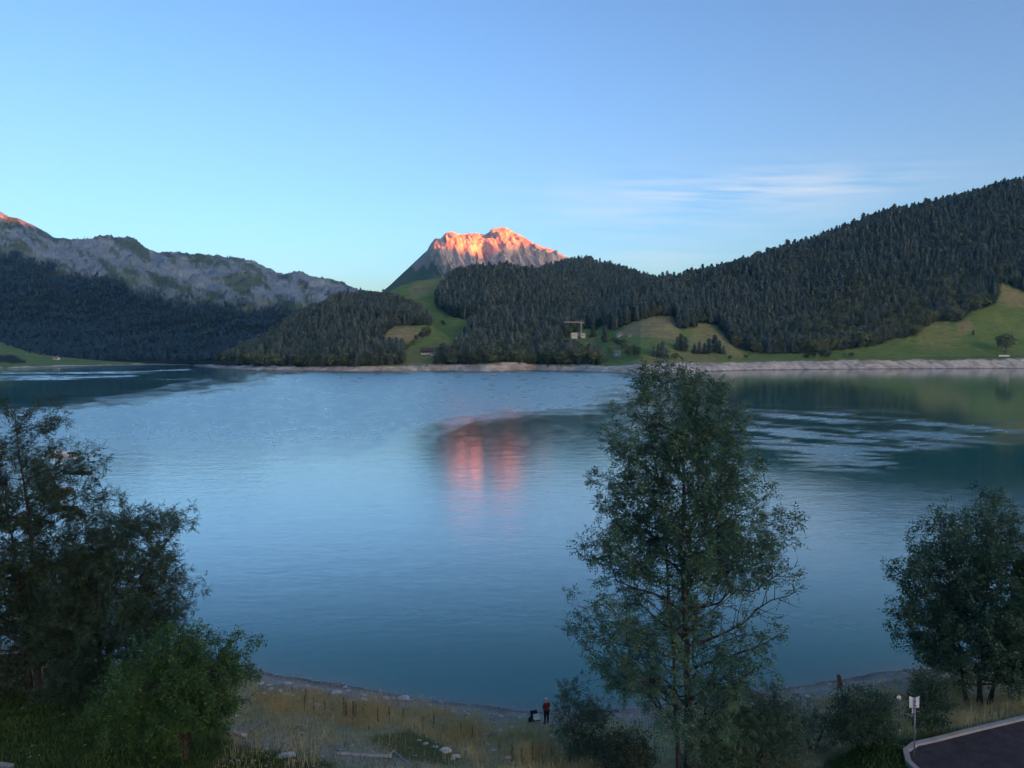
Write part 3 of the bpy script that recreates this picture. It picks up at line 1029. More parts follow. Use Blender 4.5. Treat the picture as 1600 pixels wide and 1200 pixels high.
def scatter(hill, pa, pb, forest_poly, spacing, extra=1.12, others=(), keep=None):
    """jittered points on a hill, inside the wood's outline, on the ground that is uppermost there"""
    a0, a1 = (pa - 800) / F, (pb - 800) / F
    pxs = np.linspace(pa, pb, 60)
    aas = (pxs - 800) / F
    Y0, Y1 = hill.base_Y(pxs).min(), (hill.crest_at(aas)[0]).max() * extra
    sp = spacing
    X0, X1 = min(a0 * Y0, a0 * Y1), max(a1 * Y0, a1 * Y1)
    gx, gy = np.meshgrid(np.arange(X0, X1, sp), np.arange(Y0, Y1, sp))
    gx = gx + rng.uniform(-0.5, 0.5, gx.shape) * sp
    gy = gy + rng.uniform(-0.5, 0.5, gy.shape) * sp
    X, Y = gx.ravel(), gy.ravel()
    a = X / Y
    ok = (a > a0) & (a < a1)
    X, Y, a = X[ok], Y[ok], a[ok]
    Z = hill.z(a, Y)
    top = np.ones(len(X), bool)
    for h in others:
        top &= Z > h.z(a, Y) - 1.0
    px, py = project(np.stack([X, Y, Z], 1))
    jx = fbm(px / 14.0, py / 7.0, 3) * 5
    ins = in_poly(px + jx, py, forest_poly) if forest_poly else top
    Yc, _ = hill.crest_at(a)
    ok = top & ins & (Z > 8) & (Y < Yc * extra)
    if keep is not None:
        ok &= keep(px, py)
    return np.stack([X, Y, Z], 1)[ok], px[ok], py[ok]


def wood(name, hill, pa, pb, poly, spacing, hh, broad, label, others=(), protos=None, keep=None):
    P, px, py = scatter(hill, pa, pb, poly, spacing, others=others, keep=keep)
    n = len(P)
    pb_ = broad(px, py) + fbm(px / 40, py / 25, 3) * 0.8
    isb = rng.uniform(0, 1, n) < pb_
    big = 1 + 0.35 * fbm(P[:, 0] / 60, P[:, 1] / 60, 3)
    h = hh * big * np.clip(rng.normal(1, 0.24, n), 0.45, 1.6)
    wdt = np.clip(rng.normal(1, 0.15, n), 0.7, 1.4)
    idx = np.where(isb, 4 + rng.integers(0, 3, n), rng.integers(0, 4, n))
    dead = (rng.uniform(0, 1, n) < 0.012 + 0.05 * in_poly(px, py, [(1195, 552), (1195, 535), (1330, 530), (1330, 548)])) & ~isb
    idx = np.where(dead, 7, idx)
    h = np.where(isb, h * 0.72, h)
    sc = np.stack([h * wdt, h * wdt, h], 1)
    P[:, 2] -= 0.5
    forest(name, P, idx, sc, PROTO_SPRUCE + PROTO_BROAD + [T_DEAD], label, 'forest')
    return n


nA = wood('spruce_forest', hillA, 850, 1760, FOREST_A, 5.9, 21.0,
          lambda px, py: 0.06 + 0.75 * smooth(px, 1150, 1330) * smooth(py, 380, 520), 'dark spruce and beech wood covering the big hill on the right')
nB = wood('spruce_forest', hillB, 560, 1040, FOREST_B, 6.4, 20.0,
          lambda px, py: 0.05 + 0.7 * smooth(py, 520, 565), 'dark spruce wood on the middle hill below the sunlit peak', others=(hillC, hillA))
nB2 = wood('spruce_forest', hillB2, 780, 1150, None, 8.4, 20.0, lambda px, py: 0.0 * px + 0.05, 'distant spruce wood on the ridge to the right of the peak',
           others=(hillB, hillA), keep=lambda px, py: (py < 500) & ~(in_poly(px, py, [(925, 412), (945, 405), (975, 412), (985, 424), (940, 424)]) & (rng.uniform(0, 1, px.shape) < 0.8)))
nC = wood('spruce_forest', hillC, 290, 735, FOREST_C, 5.8, 18.5,
          lambda px, py: 0.08 + 0.5 * smooth(py, 525, 565) * smooth(px, 520, 600), 'dark wood covering the low knoll on the left of the meadow', others=(hillB,))


def far_wood():
    P, px, py = scatter(hillF, -330, 600, None, 12.5, extra=1.0)
    tl = interp(px, TREELINE)
    w = smooth(py - tl + fbm(px / 45, py / 22, 4) * 26, -6, 8)
    pt = smooth(fbm(px / 20 + 3, py / 9, 4), 0.20, 0.32) * smooth(470 - py, -60, 60)
    sm = smooth(fbm(px / 8 + 70, py / 5, 2), 0.34, 0.40)
    ok = (rng.uniform(0, 1, len(P)) < w * (1 - 0.85 * pt) * (1 - sm) * 0.97 + 0.002) & (py < 575)
    P = P[ok]
    n = len(P)
    h = 10.5 * np.clip(rng.normal(1, 0.25, n), 0.5, 1.6)
    wd_ = h * rng.uniform(1.4, 2.1, n)
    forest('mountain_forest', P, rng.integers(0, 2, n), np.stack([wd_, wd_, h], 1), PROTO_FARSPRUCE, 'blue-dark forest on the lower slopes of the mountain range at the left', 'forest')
    return n


nF = far_wood()
print('TREES', nA, nB, nB2, nC, nF)


# ------------------------------------------------------------------ things on the far shore
def far_ground(px, py, hills=(hillA, hillB, hillC, hillG)):
    r, sd = float(ratio(py)), float(side(px, py))
    Y = np.linspace(700 * K, 2600 * K, 4000)
    z = np.max([h.z(np.full(Y.shape, sd), Y) for h in hills], axis=0)
    f = H + Y * r - z
    i = int(np.argmax(f < 0)) or len(Y) - 1
    return Vector((sd * float(Y[i]), float(Y[i]), float(z[i])))


def far_tree(px, py, hpx, kind, label, group, k):
    p = far_ground(px, py)
    h = hpx / F * p.y
    if kind == 's':
        t = thing('spruce_tree', (p.x, p.y, p.z - 0.3), label, 'tree', group, rz=random.uniform(0, 6))
        crown, trunk = PROTO_SPRUCE[k % 4], T_SPRUCE
        t.scale = (h * random.uniform(1.1, 1.5),) * 2 + (h,)
    else:
        t = thing('broadleaf_tree', (p.x, p.y, p.z - 0.3), label, 'tree', group, rz=random.uniform(0, 6))
        crown, trunk = PROTO_BROAD[k % 3], T_BROAD
        t.scale = (h * random.uniform(1.0, 1.3),) * 2 + (h,)
    link('crown', crown, None, t)
    link('trunk', trunk, M['trunk_far'], t)


for m_ in (T_SPRUCE, T_BROAD):
    m_.materials.append(M['trunk_far'])
LONE = [(1572, 552, 33, 'b', 'round leafy tree alone on the green meadow at the far right shore'),
        (1521, 524, 9, 's', 'tiny lone conifer in the middle of the right-hand meadow'),
        (945, 534, 27, 's', 'pointed conifer standing above the small white house'),
        (926, 527, 20, 's', 'conifer right beside the building site with the crane'),
        (958, 511, 12, 's', 'small conifer in the steep meadow below the wood, right of the crane'),
        (1187, 554, 14, 'b', 'round bush at the foot of the big wooded hill above the pale bank'),
        (1055, 563, 13, 'b', 'low round bush on the bank top, left of the conifer group'),
        (628, 554, 27, 's', 'slim dark conifer at the left edge of the green meadow'),
        (683, 568, 27, 's', 'left one of two dark conifers in front of the dark farmhouse'),
        (690, 568, 32, 's', 'right and taller one of two dark conifers in front of the dark farmhouse'),
        (692, 508, 8, 'b', 'small bush at the top of the green meadow by the wood edge'),
        (652, 534, 13, 'b', 'small tree in the hedge between brown field and green meadow'),
        (954, 552, 10, 'b', 'small dark tree immediately left of the small white house')]
for k, (a, b, c, d, l) in enumerate(LONE):
    far_tree(a, b, c, d, l, None, k)
GRP = [([(1022, 557, 17), (1029, 558, 22), (1036, 558, 27), (1041, 558, 15)], 's', 'dark conifer in the small clump below the hay meadow', 'small conifer clump'),
       ([(1058, 547, 22), (1064, 548, 28), (1071, 545, 20)], 's', 'dark tree in the trio between the two dry meadows', 'trio of trees between meadows'),
       ([(1085, 553, 16), (1093, 553, 20), (1101, 553, 18), (1108, 552, 24), (1117, 551, 29), (1124, 553, 22), (1131, 554, 15)], 's', 'dark conifer in the broad clump below the second dry meadow', 'broad conifer clump'),
       ([(956, 536, 12), (963, 540, 14), (971, 545, 16), (979, 549, 17), (987, 553, 17), (994, 556, 15), (982, 556, 13)], 'b', 'leafy tree in the dark belt behind the small white house', 'tree belt by the white house'),
       ([(660, 531, 14), (667, 526, 16), (644, 541, 10), (637, 546, 10)], 'b', 'leafy bush in the hedge climbing between brown field and meadow', 'hedge between the fields'),
       ([(1262, 560, 10), (1272, 560, 12), (1283, 560, 13), (1294, 559, 11), (1318, 558, 8), (1330, 559, 9), (1166, 560, 8), (1140, 562, 8)], 'b', 'low bush on top of the pale bank under the wooded hill', 'bushes along the bank'),
       ([(640, 433, 7), (648, 432, 9), (657, 430, 11), (664, 429, 12), (672, 429, 12), (680, 428, 12), (690, 428, 11), (698, 428, 13), (704, 427, 14), (627, 441, 7), (618, 446, 6)], 'b', 'tree on the skyline above the upper meadow under the peak', 'skyline trees above the upper meadow'),
       ([(806, 566, 16), (818, 567, 18), (832, 568, 18), (845, 568, 22), (858, 569, 21), (870, 569, 20), (882, 569, 24), (895, 569, 24), (906, 569, 26), (918, 568, 26), (928, 569, 24), (936, 568, 18),
         (868, 552, 20), (880, 550, 22), (893, 548, 20), (900, 552, 16)], 'b', 'leafy tree in the belt on the shore below the crane', 'shore trees below the crane')]
kk = 0
for pts, kind, lab, gr in GRP:
    for a, b, c in pts:
        far_tree(a, b, c, kind, lab, gr, kk)
        kk += 1


def edge_trees():
    """the trees that show largest along the lower edge of the big wood, one by one"""
    xs_ = np.concatenate([np.arange(1152, 1292, 4.2), np.arange(1294, 1362, 4.6), np.arange(1366, 1442, 4.8), np.arange(1446, 1560, 5.2)])
    edge = [(1130, 520), (1150, 544), (1192, 551), (1262, 551), (1292, 548), (1362, 540), (1392, 529), (1432, 523), (1441, 505), (1470, 501), (1500, 501), (1508, 489), (1545, 477), (1558, 465)]
    for i, x in enumerate(xs_):
        y = float(interp(x, edge)) + random.uniform(-2.5, 1.5)
        b = random.random() < 0.55
        far_tree(x + random.uniform(-1.5, 1.5), y, random.uniform(17, 27), 'b' if b else 's',
                 'leafy tree in the lower edge of the big wood on the right' if b else 'tall spruce in the lower edge of the big wood on the right',
                 'leafy edge trees of the right wood' if b else 'spruce edge trees of the right wood', i)
    xs_ = np.arange(342, 628, 4.4)
    for i, x in enumerate(xs_):
        y = float(interp(x, [(342, 571), (420, 573), (560, 573), (628, 570)])) + random.uniform(-2.5, 0)
        b = random.random() < 0.4
        far_tree(x, y, random.uniform(14, 23), 'b' if b else 's', 'leafy tree in the shore edge of the wooded knoll on the left' if b else 'spruce in the shore edge of the wooded knoll on the left',
                 'leafy shore trees of the knoll' if b else 'spruce shore trees of the knoll', i)


edge_trees()


def house(name, p, w, d, h, rz, wall_m, roof_m, label, cat='house', low=None, win=3, rows=2, chimney=True, rise=0.45):
    """gabled house: long side w faces the viewer before rotation"""
    t = thing(name, (p.x, p.y, p.z - 0.4), label, cat, rz=rz)
    r = d / 2 * rise * 2
    m = MB()
    m.add([(-w / 2, -d / 2, -1.5), (w / 2, -d / 2, -1.5), (w / 2, d / 2, -1.5), (-w / 2, d / 2, -1.5), (-w / 2, -d / 2, h), (w / 2, -d / 2, h), (w / 2, d / 2, h), (-w / 2, d / 2, h), (-w / 2, 0, h + r), (w / 2, 0, h + r)],
          [(0, 1, 5, 4), (2, 3, 7, 6), (1, 2, 6, 9, 5), (3, 0, 4, 8, 7), (4, 5, 9, 8), (6, 7, 8, 9)])
    m.build('wall', wall_m, t)
    if low:
        MB().box(-w / 2 - 0.12, -d / 2 - 0.12, -1.5, w / 2 + 0.12, d / 2 + 0.12, h * 0.36).build('stone_base', low, t)
    o = 0.9
    for sg in (-1, 1):
        m = MB()
        e = sg * (d / 2 + o)
        ze = h - r * o / (d / 2)
        m.add([(-w / 2 - o, 0, h + r + 0.06), (w / 2 + o, 0, h + r + 0.06), (w / 2 + o, e, ze + 0.06), (-w / 2 - o, e, ze + 0.06),
               (-w / 2 - o, 0, h + r + 0.36), (w / 2 + o, 0, h + r + 0.36), (w / 2 + o, e, ze + 0.36), (-w / 2 - o, e, ze + 0.36)],
              [(0, 1, 2, 3), (7, 6, 5, 4), (0, 4, 5, 1), (1, 5, 6, 2), (2, 6, 7, 3), (3, 7, 4, 0)])
        rf_ = m.build('roof', roof_m, t)
        if sg == 1 and chimney:
            MB().box(w * 0.2, d * 0.12, h + r * 0.4, w * 0.2 + 0.8, d * 0.12 + 0.8, h + r + 1.2).build('chimney', M['offwhite'], rf_)
    for row in range(rows):
        for i in range(win):
            x = (i + 0.5 - win / 2) * w / win
            z = h * (0.2 + 0.45 * row)
            wo = MB().box(x - 0.55, -d / 2 - 0.2, z, x + 0.55, -d / 2 + 0.02, z + 1.3).build('window', M['glass'], t)
            MB().box(x - 0.75, -d / 2 - 0.28, z - 0.14, x + 0.75, -d / 2 - 0.01, z - 0.01).build('sill', M['offwhite'], wo)
    MB().box(w / 2 - 0.02 - 0.3, -0.6, 0, w / 2 + 0.2, 0.6, 2.1).build('door', M['wood_brown'], t)
    return t


pxm = lambda px, p: px / F * p.y
p = far_ground(668, 553)
house('farmhouse', p, pxm(20, p), 9, pxm(5.5, p), 0.15, M['wood_dark'], M['roof_dark'], 'dark timber farmhouse on the green meadow behind two conifers', low=M['offwhite'], win=4)
p = far_ground(676, 555)
house('shed', p, pxm(6, p), 4, 2.6, 0.1, M['white'], M['roof_grey'], 'tiny white shed just below the dark farmhouse', 'shed', win=1, rows=1, chimney=False)
p = far_ground(965, 555)
house('white_house', p, pxm(9, p), 7, pxm(4.2, p), -0.35, M['white'], M['roof_grey'], 'small white house with grey roof above the shore, right of the crane', win=2)
p = far_ground(968, 525)
house('white_house', p, pxm(8, p), 7, pxm(3.2, p), 0.4, M['offwhite'], M['roof_grey'], 'small pale house at the foot of the dry hay meadow', win=2, rows=1)
p = far_ground(654, 452)
house('barn', p, pxm(13, p), 10, pxm(1.6, p), 0.0, M['roof_grey'], M['roof_grey'], 'long low grey barn high on the upper meadow under the peak', 'barn', win=2, rows=1, chimney=False, rise=0.25)
p = far_ground(88, 562)
house('chalet', p, pxm(8, p), 9, pxm(2.0, p), -0.1, M['white'], M['roof_grey'], 'tiny white chalet on the low meadow at the far left shore', win=2, rows=1)
p = far_ground(984, 526)
house('hay_hut', p, pxm(4, p), 4, 1.6, 0.2, M['offwhite'], M['roof_grey'], 'tiny pale hut to the right of the pale house under the hay meadow', 'hut', win=1, rows=1, chimney=False)


def building_site():
    p = far_ground(903, 528)
    w = pxm(22, p)
    h = pxm(8, p)
    t = thing('unfinished_building', (p.x, p.y, p.z - 0.5), 'pale concrete house shell under construction beneath the crane', 'building', rz=0.1)
    MB().box(-w * 0.5, -5, -3, -w * 0.08, 5, h).build('wall', M['offwhite'], t)
    MB().box(w * 0.22, -5, -3, w * 0.5, 5, h * 0.92).build('wall', M['offwhite'], t)
    MB().box(-w * 0.08, 1, -3, w * 0.22, 5, h * 0.8).build('wall', M['concrete'], t)
    MB().box(-w * 0.54, -5.6, h, w * 0.1, 5.6, h + 0.45).build('floor_slab', M['concrete'], t)
    MB().box(-w * 0.1, -5.8, h * 0.45, w * 0.52, 5.2, h * 0.45 + 0.4).build('floor_slab', M['concrete'], t)
    for i in range(4):
        x = -w * 0.08 + i * w * 0.095 + 0.4
        MB().tube([(x, -4.6, -2), (x, -4.6, h)], 0.22, 6).build('column', M['concrete'], t)
    for x in (-w * 0.42, -w * 0.28, w * 0.3, w * 0.4):
        MB().box(x - 0.6, -5.12, h * 0.52, x + 0.6, -4.9, h * 0.52 + 1.5).build('window_opening', M['glass'], t)
    c = far_ground(908, 528)
    ch = c.y / F * 25
    t = thing('tower_crane', (c.x + 1, c.y + 9, c.z - 1), 'pale tower crane with its long jib pointing left over the building site', 'crane', rz=0.05)

    def lattice(mb, a, b, sz, n, r):
        a, b = Vector(a), Vector(b)
        d = (b - a).normalized()
        u = d.orthogonal().normalized()
        v_ = d.cross(u)
        cs = [(u * i + v_ * j) * sz for i, j in ((-1, -1), (1, -1), (1, 1), (-1, 1))]
        for q in cs:
            mb.tube([a + q, b + q], r, 4)
        for i in range(n):
            p0, p1 = a.lerp(b, i / n), a.lerp(b, (i + 1) / n)
            for k in range(4):
                mb.tube([p0 + cs[k], p1 + cs[(k + 1) % 4]], r * 0.6, 3, False)
    m = MB()
    lattice(m, (0, 0, -8), (0, 0, ch), 0.75, 16, 0.2)
    m.build('mast', M['crane'], t)
    L = c.y / F * 27
    m = MB()
    lattice(m, (0, 0, ch + 0.5), (-L, -3, ch + 0.9), 0.6, 20, 0.16)
    m.build('jib', M['crane'], t)
    m = MB()
    lattice(m, (0, 0, ch + 0.5), (L * 0.16, 1, ch + 0.5), 0.6, 4, 0.16)
    m.build('counter_jib', M['crane'], t)
    MB().tube([(0, 0, ch), (0.5, 0, ch + 4.5)], 0.3, 5).build('tower_top', M['crane'], t)
    MB().tube([(0.5, 0, ch + 4.5), (-L * 0.7, -2, ch + 1.3)], 0.07, 4).build('tie_bar', M['crane'], t)
    MB().box(L * 0.12, -1, ch - 1.8, L * 0.17, 2, ch + 0.3).build('counterweight', M['concrete'], t)
    MB().box(-1.9, -1.6, ch - 1.8, -0.8, -0.2, ch + 0.2).build('cab', M['offwhite'], t)
    MB().tube([(-L * 0.55, -1.6, ch + 0.5), (-L * 0.55, -1.6, ch - 5)], 0.06, 4).build('hoist_rope', M['black'], t)


building_site()


def shore_road():
    xs_ = np.linspace(1435, 1640, 60)
    P = [far_ground(x, 556.3 - 0.006 * (x - 1435)) for x in xs_]
    V = []
    for q in P:
        V += [(q.x, q.y - 2.2, q.z + 0.25), (q.x, q.y + 2.2, q.z + 0.6)]
    n = len(P)
    me = mesh_np('shore_road', np.array(V), np.array([(2 * i, 2 * i + 2, 2 * i + 3, 2 * i + 1) for i in range(n - 1)]))
    link('shore_road', me, M['concrete'], kind='structure')
    q0, q1 = far_ground(1559, 556.5), far_ground(1575, 556.5)
    t = thing('bridge_parapet', (q0.x, q0.y - 3, q0.z), 'short white parapet on the shore road below the lone round tree', 'parapet')
    w = q1.x - q0.x
    MB().box(0, -0.3, -1, w, 0.3, 1.6).build('parapet_wall', M['white'], t)
    MB().box(-0.2, -0.45, 1.6, w + 0.2, 0.45, 1.85).build('coping', M['offwhite'], t)


shore_road()


# ------------------------------------------------------------------ boats moored off the left bank
def boat(name, px, py, L, B, D, rz, hull_m, rim_m, label, cabin=False, seats=2):
    Y = -H / float(ratio(py))
    t = thing(name, (float(side(px, py)) * Y, Y, 0), label, 'boat', rz=rz)
    n, kx = 14, 9
    V = []
    for i in range(n):
        u = i / (n - 1)
        x = (u - 0.5) * L
        wb = B / 2 * (1 - max(0, (u - 0.45) / 0.55) ** 2.2) * (0.8 + 0.2 * min(1, u / 0.3))
        sh = D * (0.75 + 0.55 * max(0, u - 0.4) ** 1.6)
        for k in range(kx):
            th = -math.pi / 2 + math.pi * k / (kx - 1)
            V.append((x + 0.12 * L * max(0, u - 0.8) * (1 - abs(math.cos(th))), wb * math.sin(th), -0.28 * D + sh * (1 - math.cos(th) ** 0.7)))
    f = [(i * kx + k, i * kx + k + 1, (i + 1) * kx + k + 1, (i + 1) * kx + k) for i in range(n - 1) for k in range(kx - 1)]
    me = mesh_np('hull', np.array(V), np.array(f), True)
    hull = link('hull', me, hull_m, t)
    sd = hull.modifiers.new('thickness', 'SOLIDIFY')
    sd.thickness = 0.05
    m = MB()
    for k in (0, kx - 1):
        m.tube([V[i * kx + k] for i in range(n)], 0.055, 5)
    m.tube([V[k] for k in range(kx)], 0.05, 5)
    m.build('gunwale', rim_m, t)
    for i in range(seats):
        x = (-0.22 + 0.36 * i) * L
        MB().box(x - 0.14, -B * 0.42, D * 0.28, x + 0.14, B * 0.42, D * 0.33).build('thwart', M['drift'], t)
    if cabin:
        m = MB()
        m.add([(-0.25 * L, -B * 0.36, D * 0.55), (0.18 * L, -B * 0.34, D * 0.55), (0.18 * L, B * 0.34, D * 0.55), (-0.25 * L, B * 0.36, D * 0.55),
               (-0.22 * L, -B * 0.3, D * 0.55 + 1.0), (0.06 * L, -B * 0.28, D * 0.55 + 1.0), (0.06 * L, B * 0.28, D * 0.55 + 1.0), (-0.22 * L, B * 0.3, D * 0.55 + 1.0)],
              [(0, 1, 5, 4), (1, 2, 6, 5), (2, 3, 7, 6), (3, 0, 4, 7), (4, 5, 6, 7)])
        cb = m.build('cabin', M['white'], t)
        MB().add([(0.17 * L, -B * 0.3, D * 0.55 + 0.25), (0.17 * L, B * 0.3, D * 0.55 + 0.25), (0.09 * L, B * 0.26, D * 0.55 + 0.9), (0.09 * L, -B * 0.26, D * 0.55 + 0.9)], [(0, 1, 2, 3)]) if False else None
        MB().box(-0.15 * L, -B * 0.365, D * 0.55 + 0.45, 0.02 * L, -B * 0.30, D * 0.55 + 0.8).build('side_window', M['glass'], cb)
        MB().box(0.17 * L, -B * 0.335, D * 0.6, 0.42 * L, B * 0.335, D * 0.95).build('foredeck_cover', M['hull_dark'], t)
        MB().box(-0.56 * L, -0.2, 0.0, -0.49 * L, 0.2, D * 1.3).build('outboard_motor', M['black'], t)
    return t


boat('motorboat', 98, 713, 7.5, 2.3, 1.0, 0.12, M['white'], M['white'], 'white motorboat with cabin moored behind the tall left tree', cabin=True)
boat('rowing_boat', 122, 739, 6.0, 1.6, 0.65, 0.02, M['hull_dark'], M['steel'], 'long dark rowing boat whose bow sticks out beyond the left tree', seats=2)
boat('rowing_boat', 74, 776, 6.2, 1.7, 0.75, 0.22, M['hull_red'], M['white'], 'red-brown rowing boat with white rim behind the left tree')
boat('rowing_boat', 92, 766, 5.2, 1.5, 0.7, 0.16, M['hull_red'], M['offwhite'], 'farther red-brown rowing boat just beyond the white-rimmed one')
boat('rowing_boat', 100, 795, 4.6, 1.5, 0.6, 0.1, M['hull_dark'], M['hull_red'], 'dark rowing boat with reddish rim, nearest of the moored boats')
Yl = -H / float(ratio(722))
t = thing('floating_log', (float(side(144, 722)) * Yl, Yl, 0.0), 'short dark log afloat on open water right of the left tree', 'log', rz=0.25)
MB().tube([(-0.9, 0, 0.02), (-0.3, 0.03, 0.06), (0.4, 0, 0.1), (0.95, -0.04, 0.16)], [0.12, 0.15, 0.14, 0.08], 7).build('log_trunk', M['hull_dark'], t, True)
MB().tube([(0.3, 0, 0.1), (0.5, 0.1, 0.34)], [0.05, 0.02], 5).build('branch_stub', M['hull_dark'], t)


# ------------------------------------------------------------------ foreground trees
def leaf_mesh(name, C, D, size, kind, q):
    """C: positions, D: directions; kind 'pinnate' (leaflets on a stalk) or 'simple' (loose spray of leaves)"""
    n = len(C)
    C, D = np.asarray(C), np.asarray(D)
    D = D + q.normal(0, 0.35, D.shape)
    D[:, 2] -= 0.12
    D /= np.linalg.norm(D, axis=1, keepdims=True)
    up = np.tile([0.0, 0.0, 1.0], (n, 1)) + q.normal(0, 0.35, (n, 3))
    Sd = np.cross(D, up)
    Sd /= np.linalg.norm(Sd, axis=1, keepdims=True) + 1e-9
    Nn = np.cross(Sd, D)
    k = 7 if kind == 'pinnate' else 6
    V = np.zeros((n, k, 4, 3))
    L = size * q.uniform(0.75, 1.25, (n, 1))
    for j in range(k):
        if kind == 'pinnate':
            u = (j // 2 + 0.6) / (k // 2 + 0.6)
            sg = 0 if j == k - 1 else (1 if j % 2 else -1)
            o = C + D * (L * 2.4 * u) - Nn * (L * 0.5 * u * u)
            d = D * (1.0 if sg == 0 else 0.55) + Sd * (0.85 * sg) + q.normal(0, 0.14, (n, 3)) - Nn * 0.22
            wl_ = 0.20
        else:
            o = C + q.normal(0, 1, (n, 3)) * L * 0.9
            d = D + q.normal(0, 0.65, (n, 3))
            wl_ = 0.33
        d /= np.linalg.norm(d, axis=1, keepdims=True)
        wv = np.cross(d, Nn + q.normal(0, 0.35, (n, 3)))
        wv /= np.linalg.norm(wv, axis=1, keepdims=True) + 1e-9
        V[:, j, 0] = o
        V[:, j, 1] = o + d * L * 0.45 + wv * L * wl_
        V[:, j, 2] = o + d * L - Nn * L * 0.1
        V[:, j, 3] = o + d * L * 0.45 - wv * L * wl_
    V = V.reshape(-1, 3)
    Fc = np.arange(len(V)).reshape(-1, 4)
    return mesh_np(name, V, Fc)


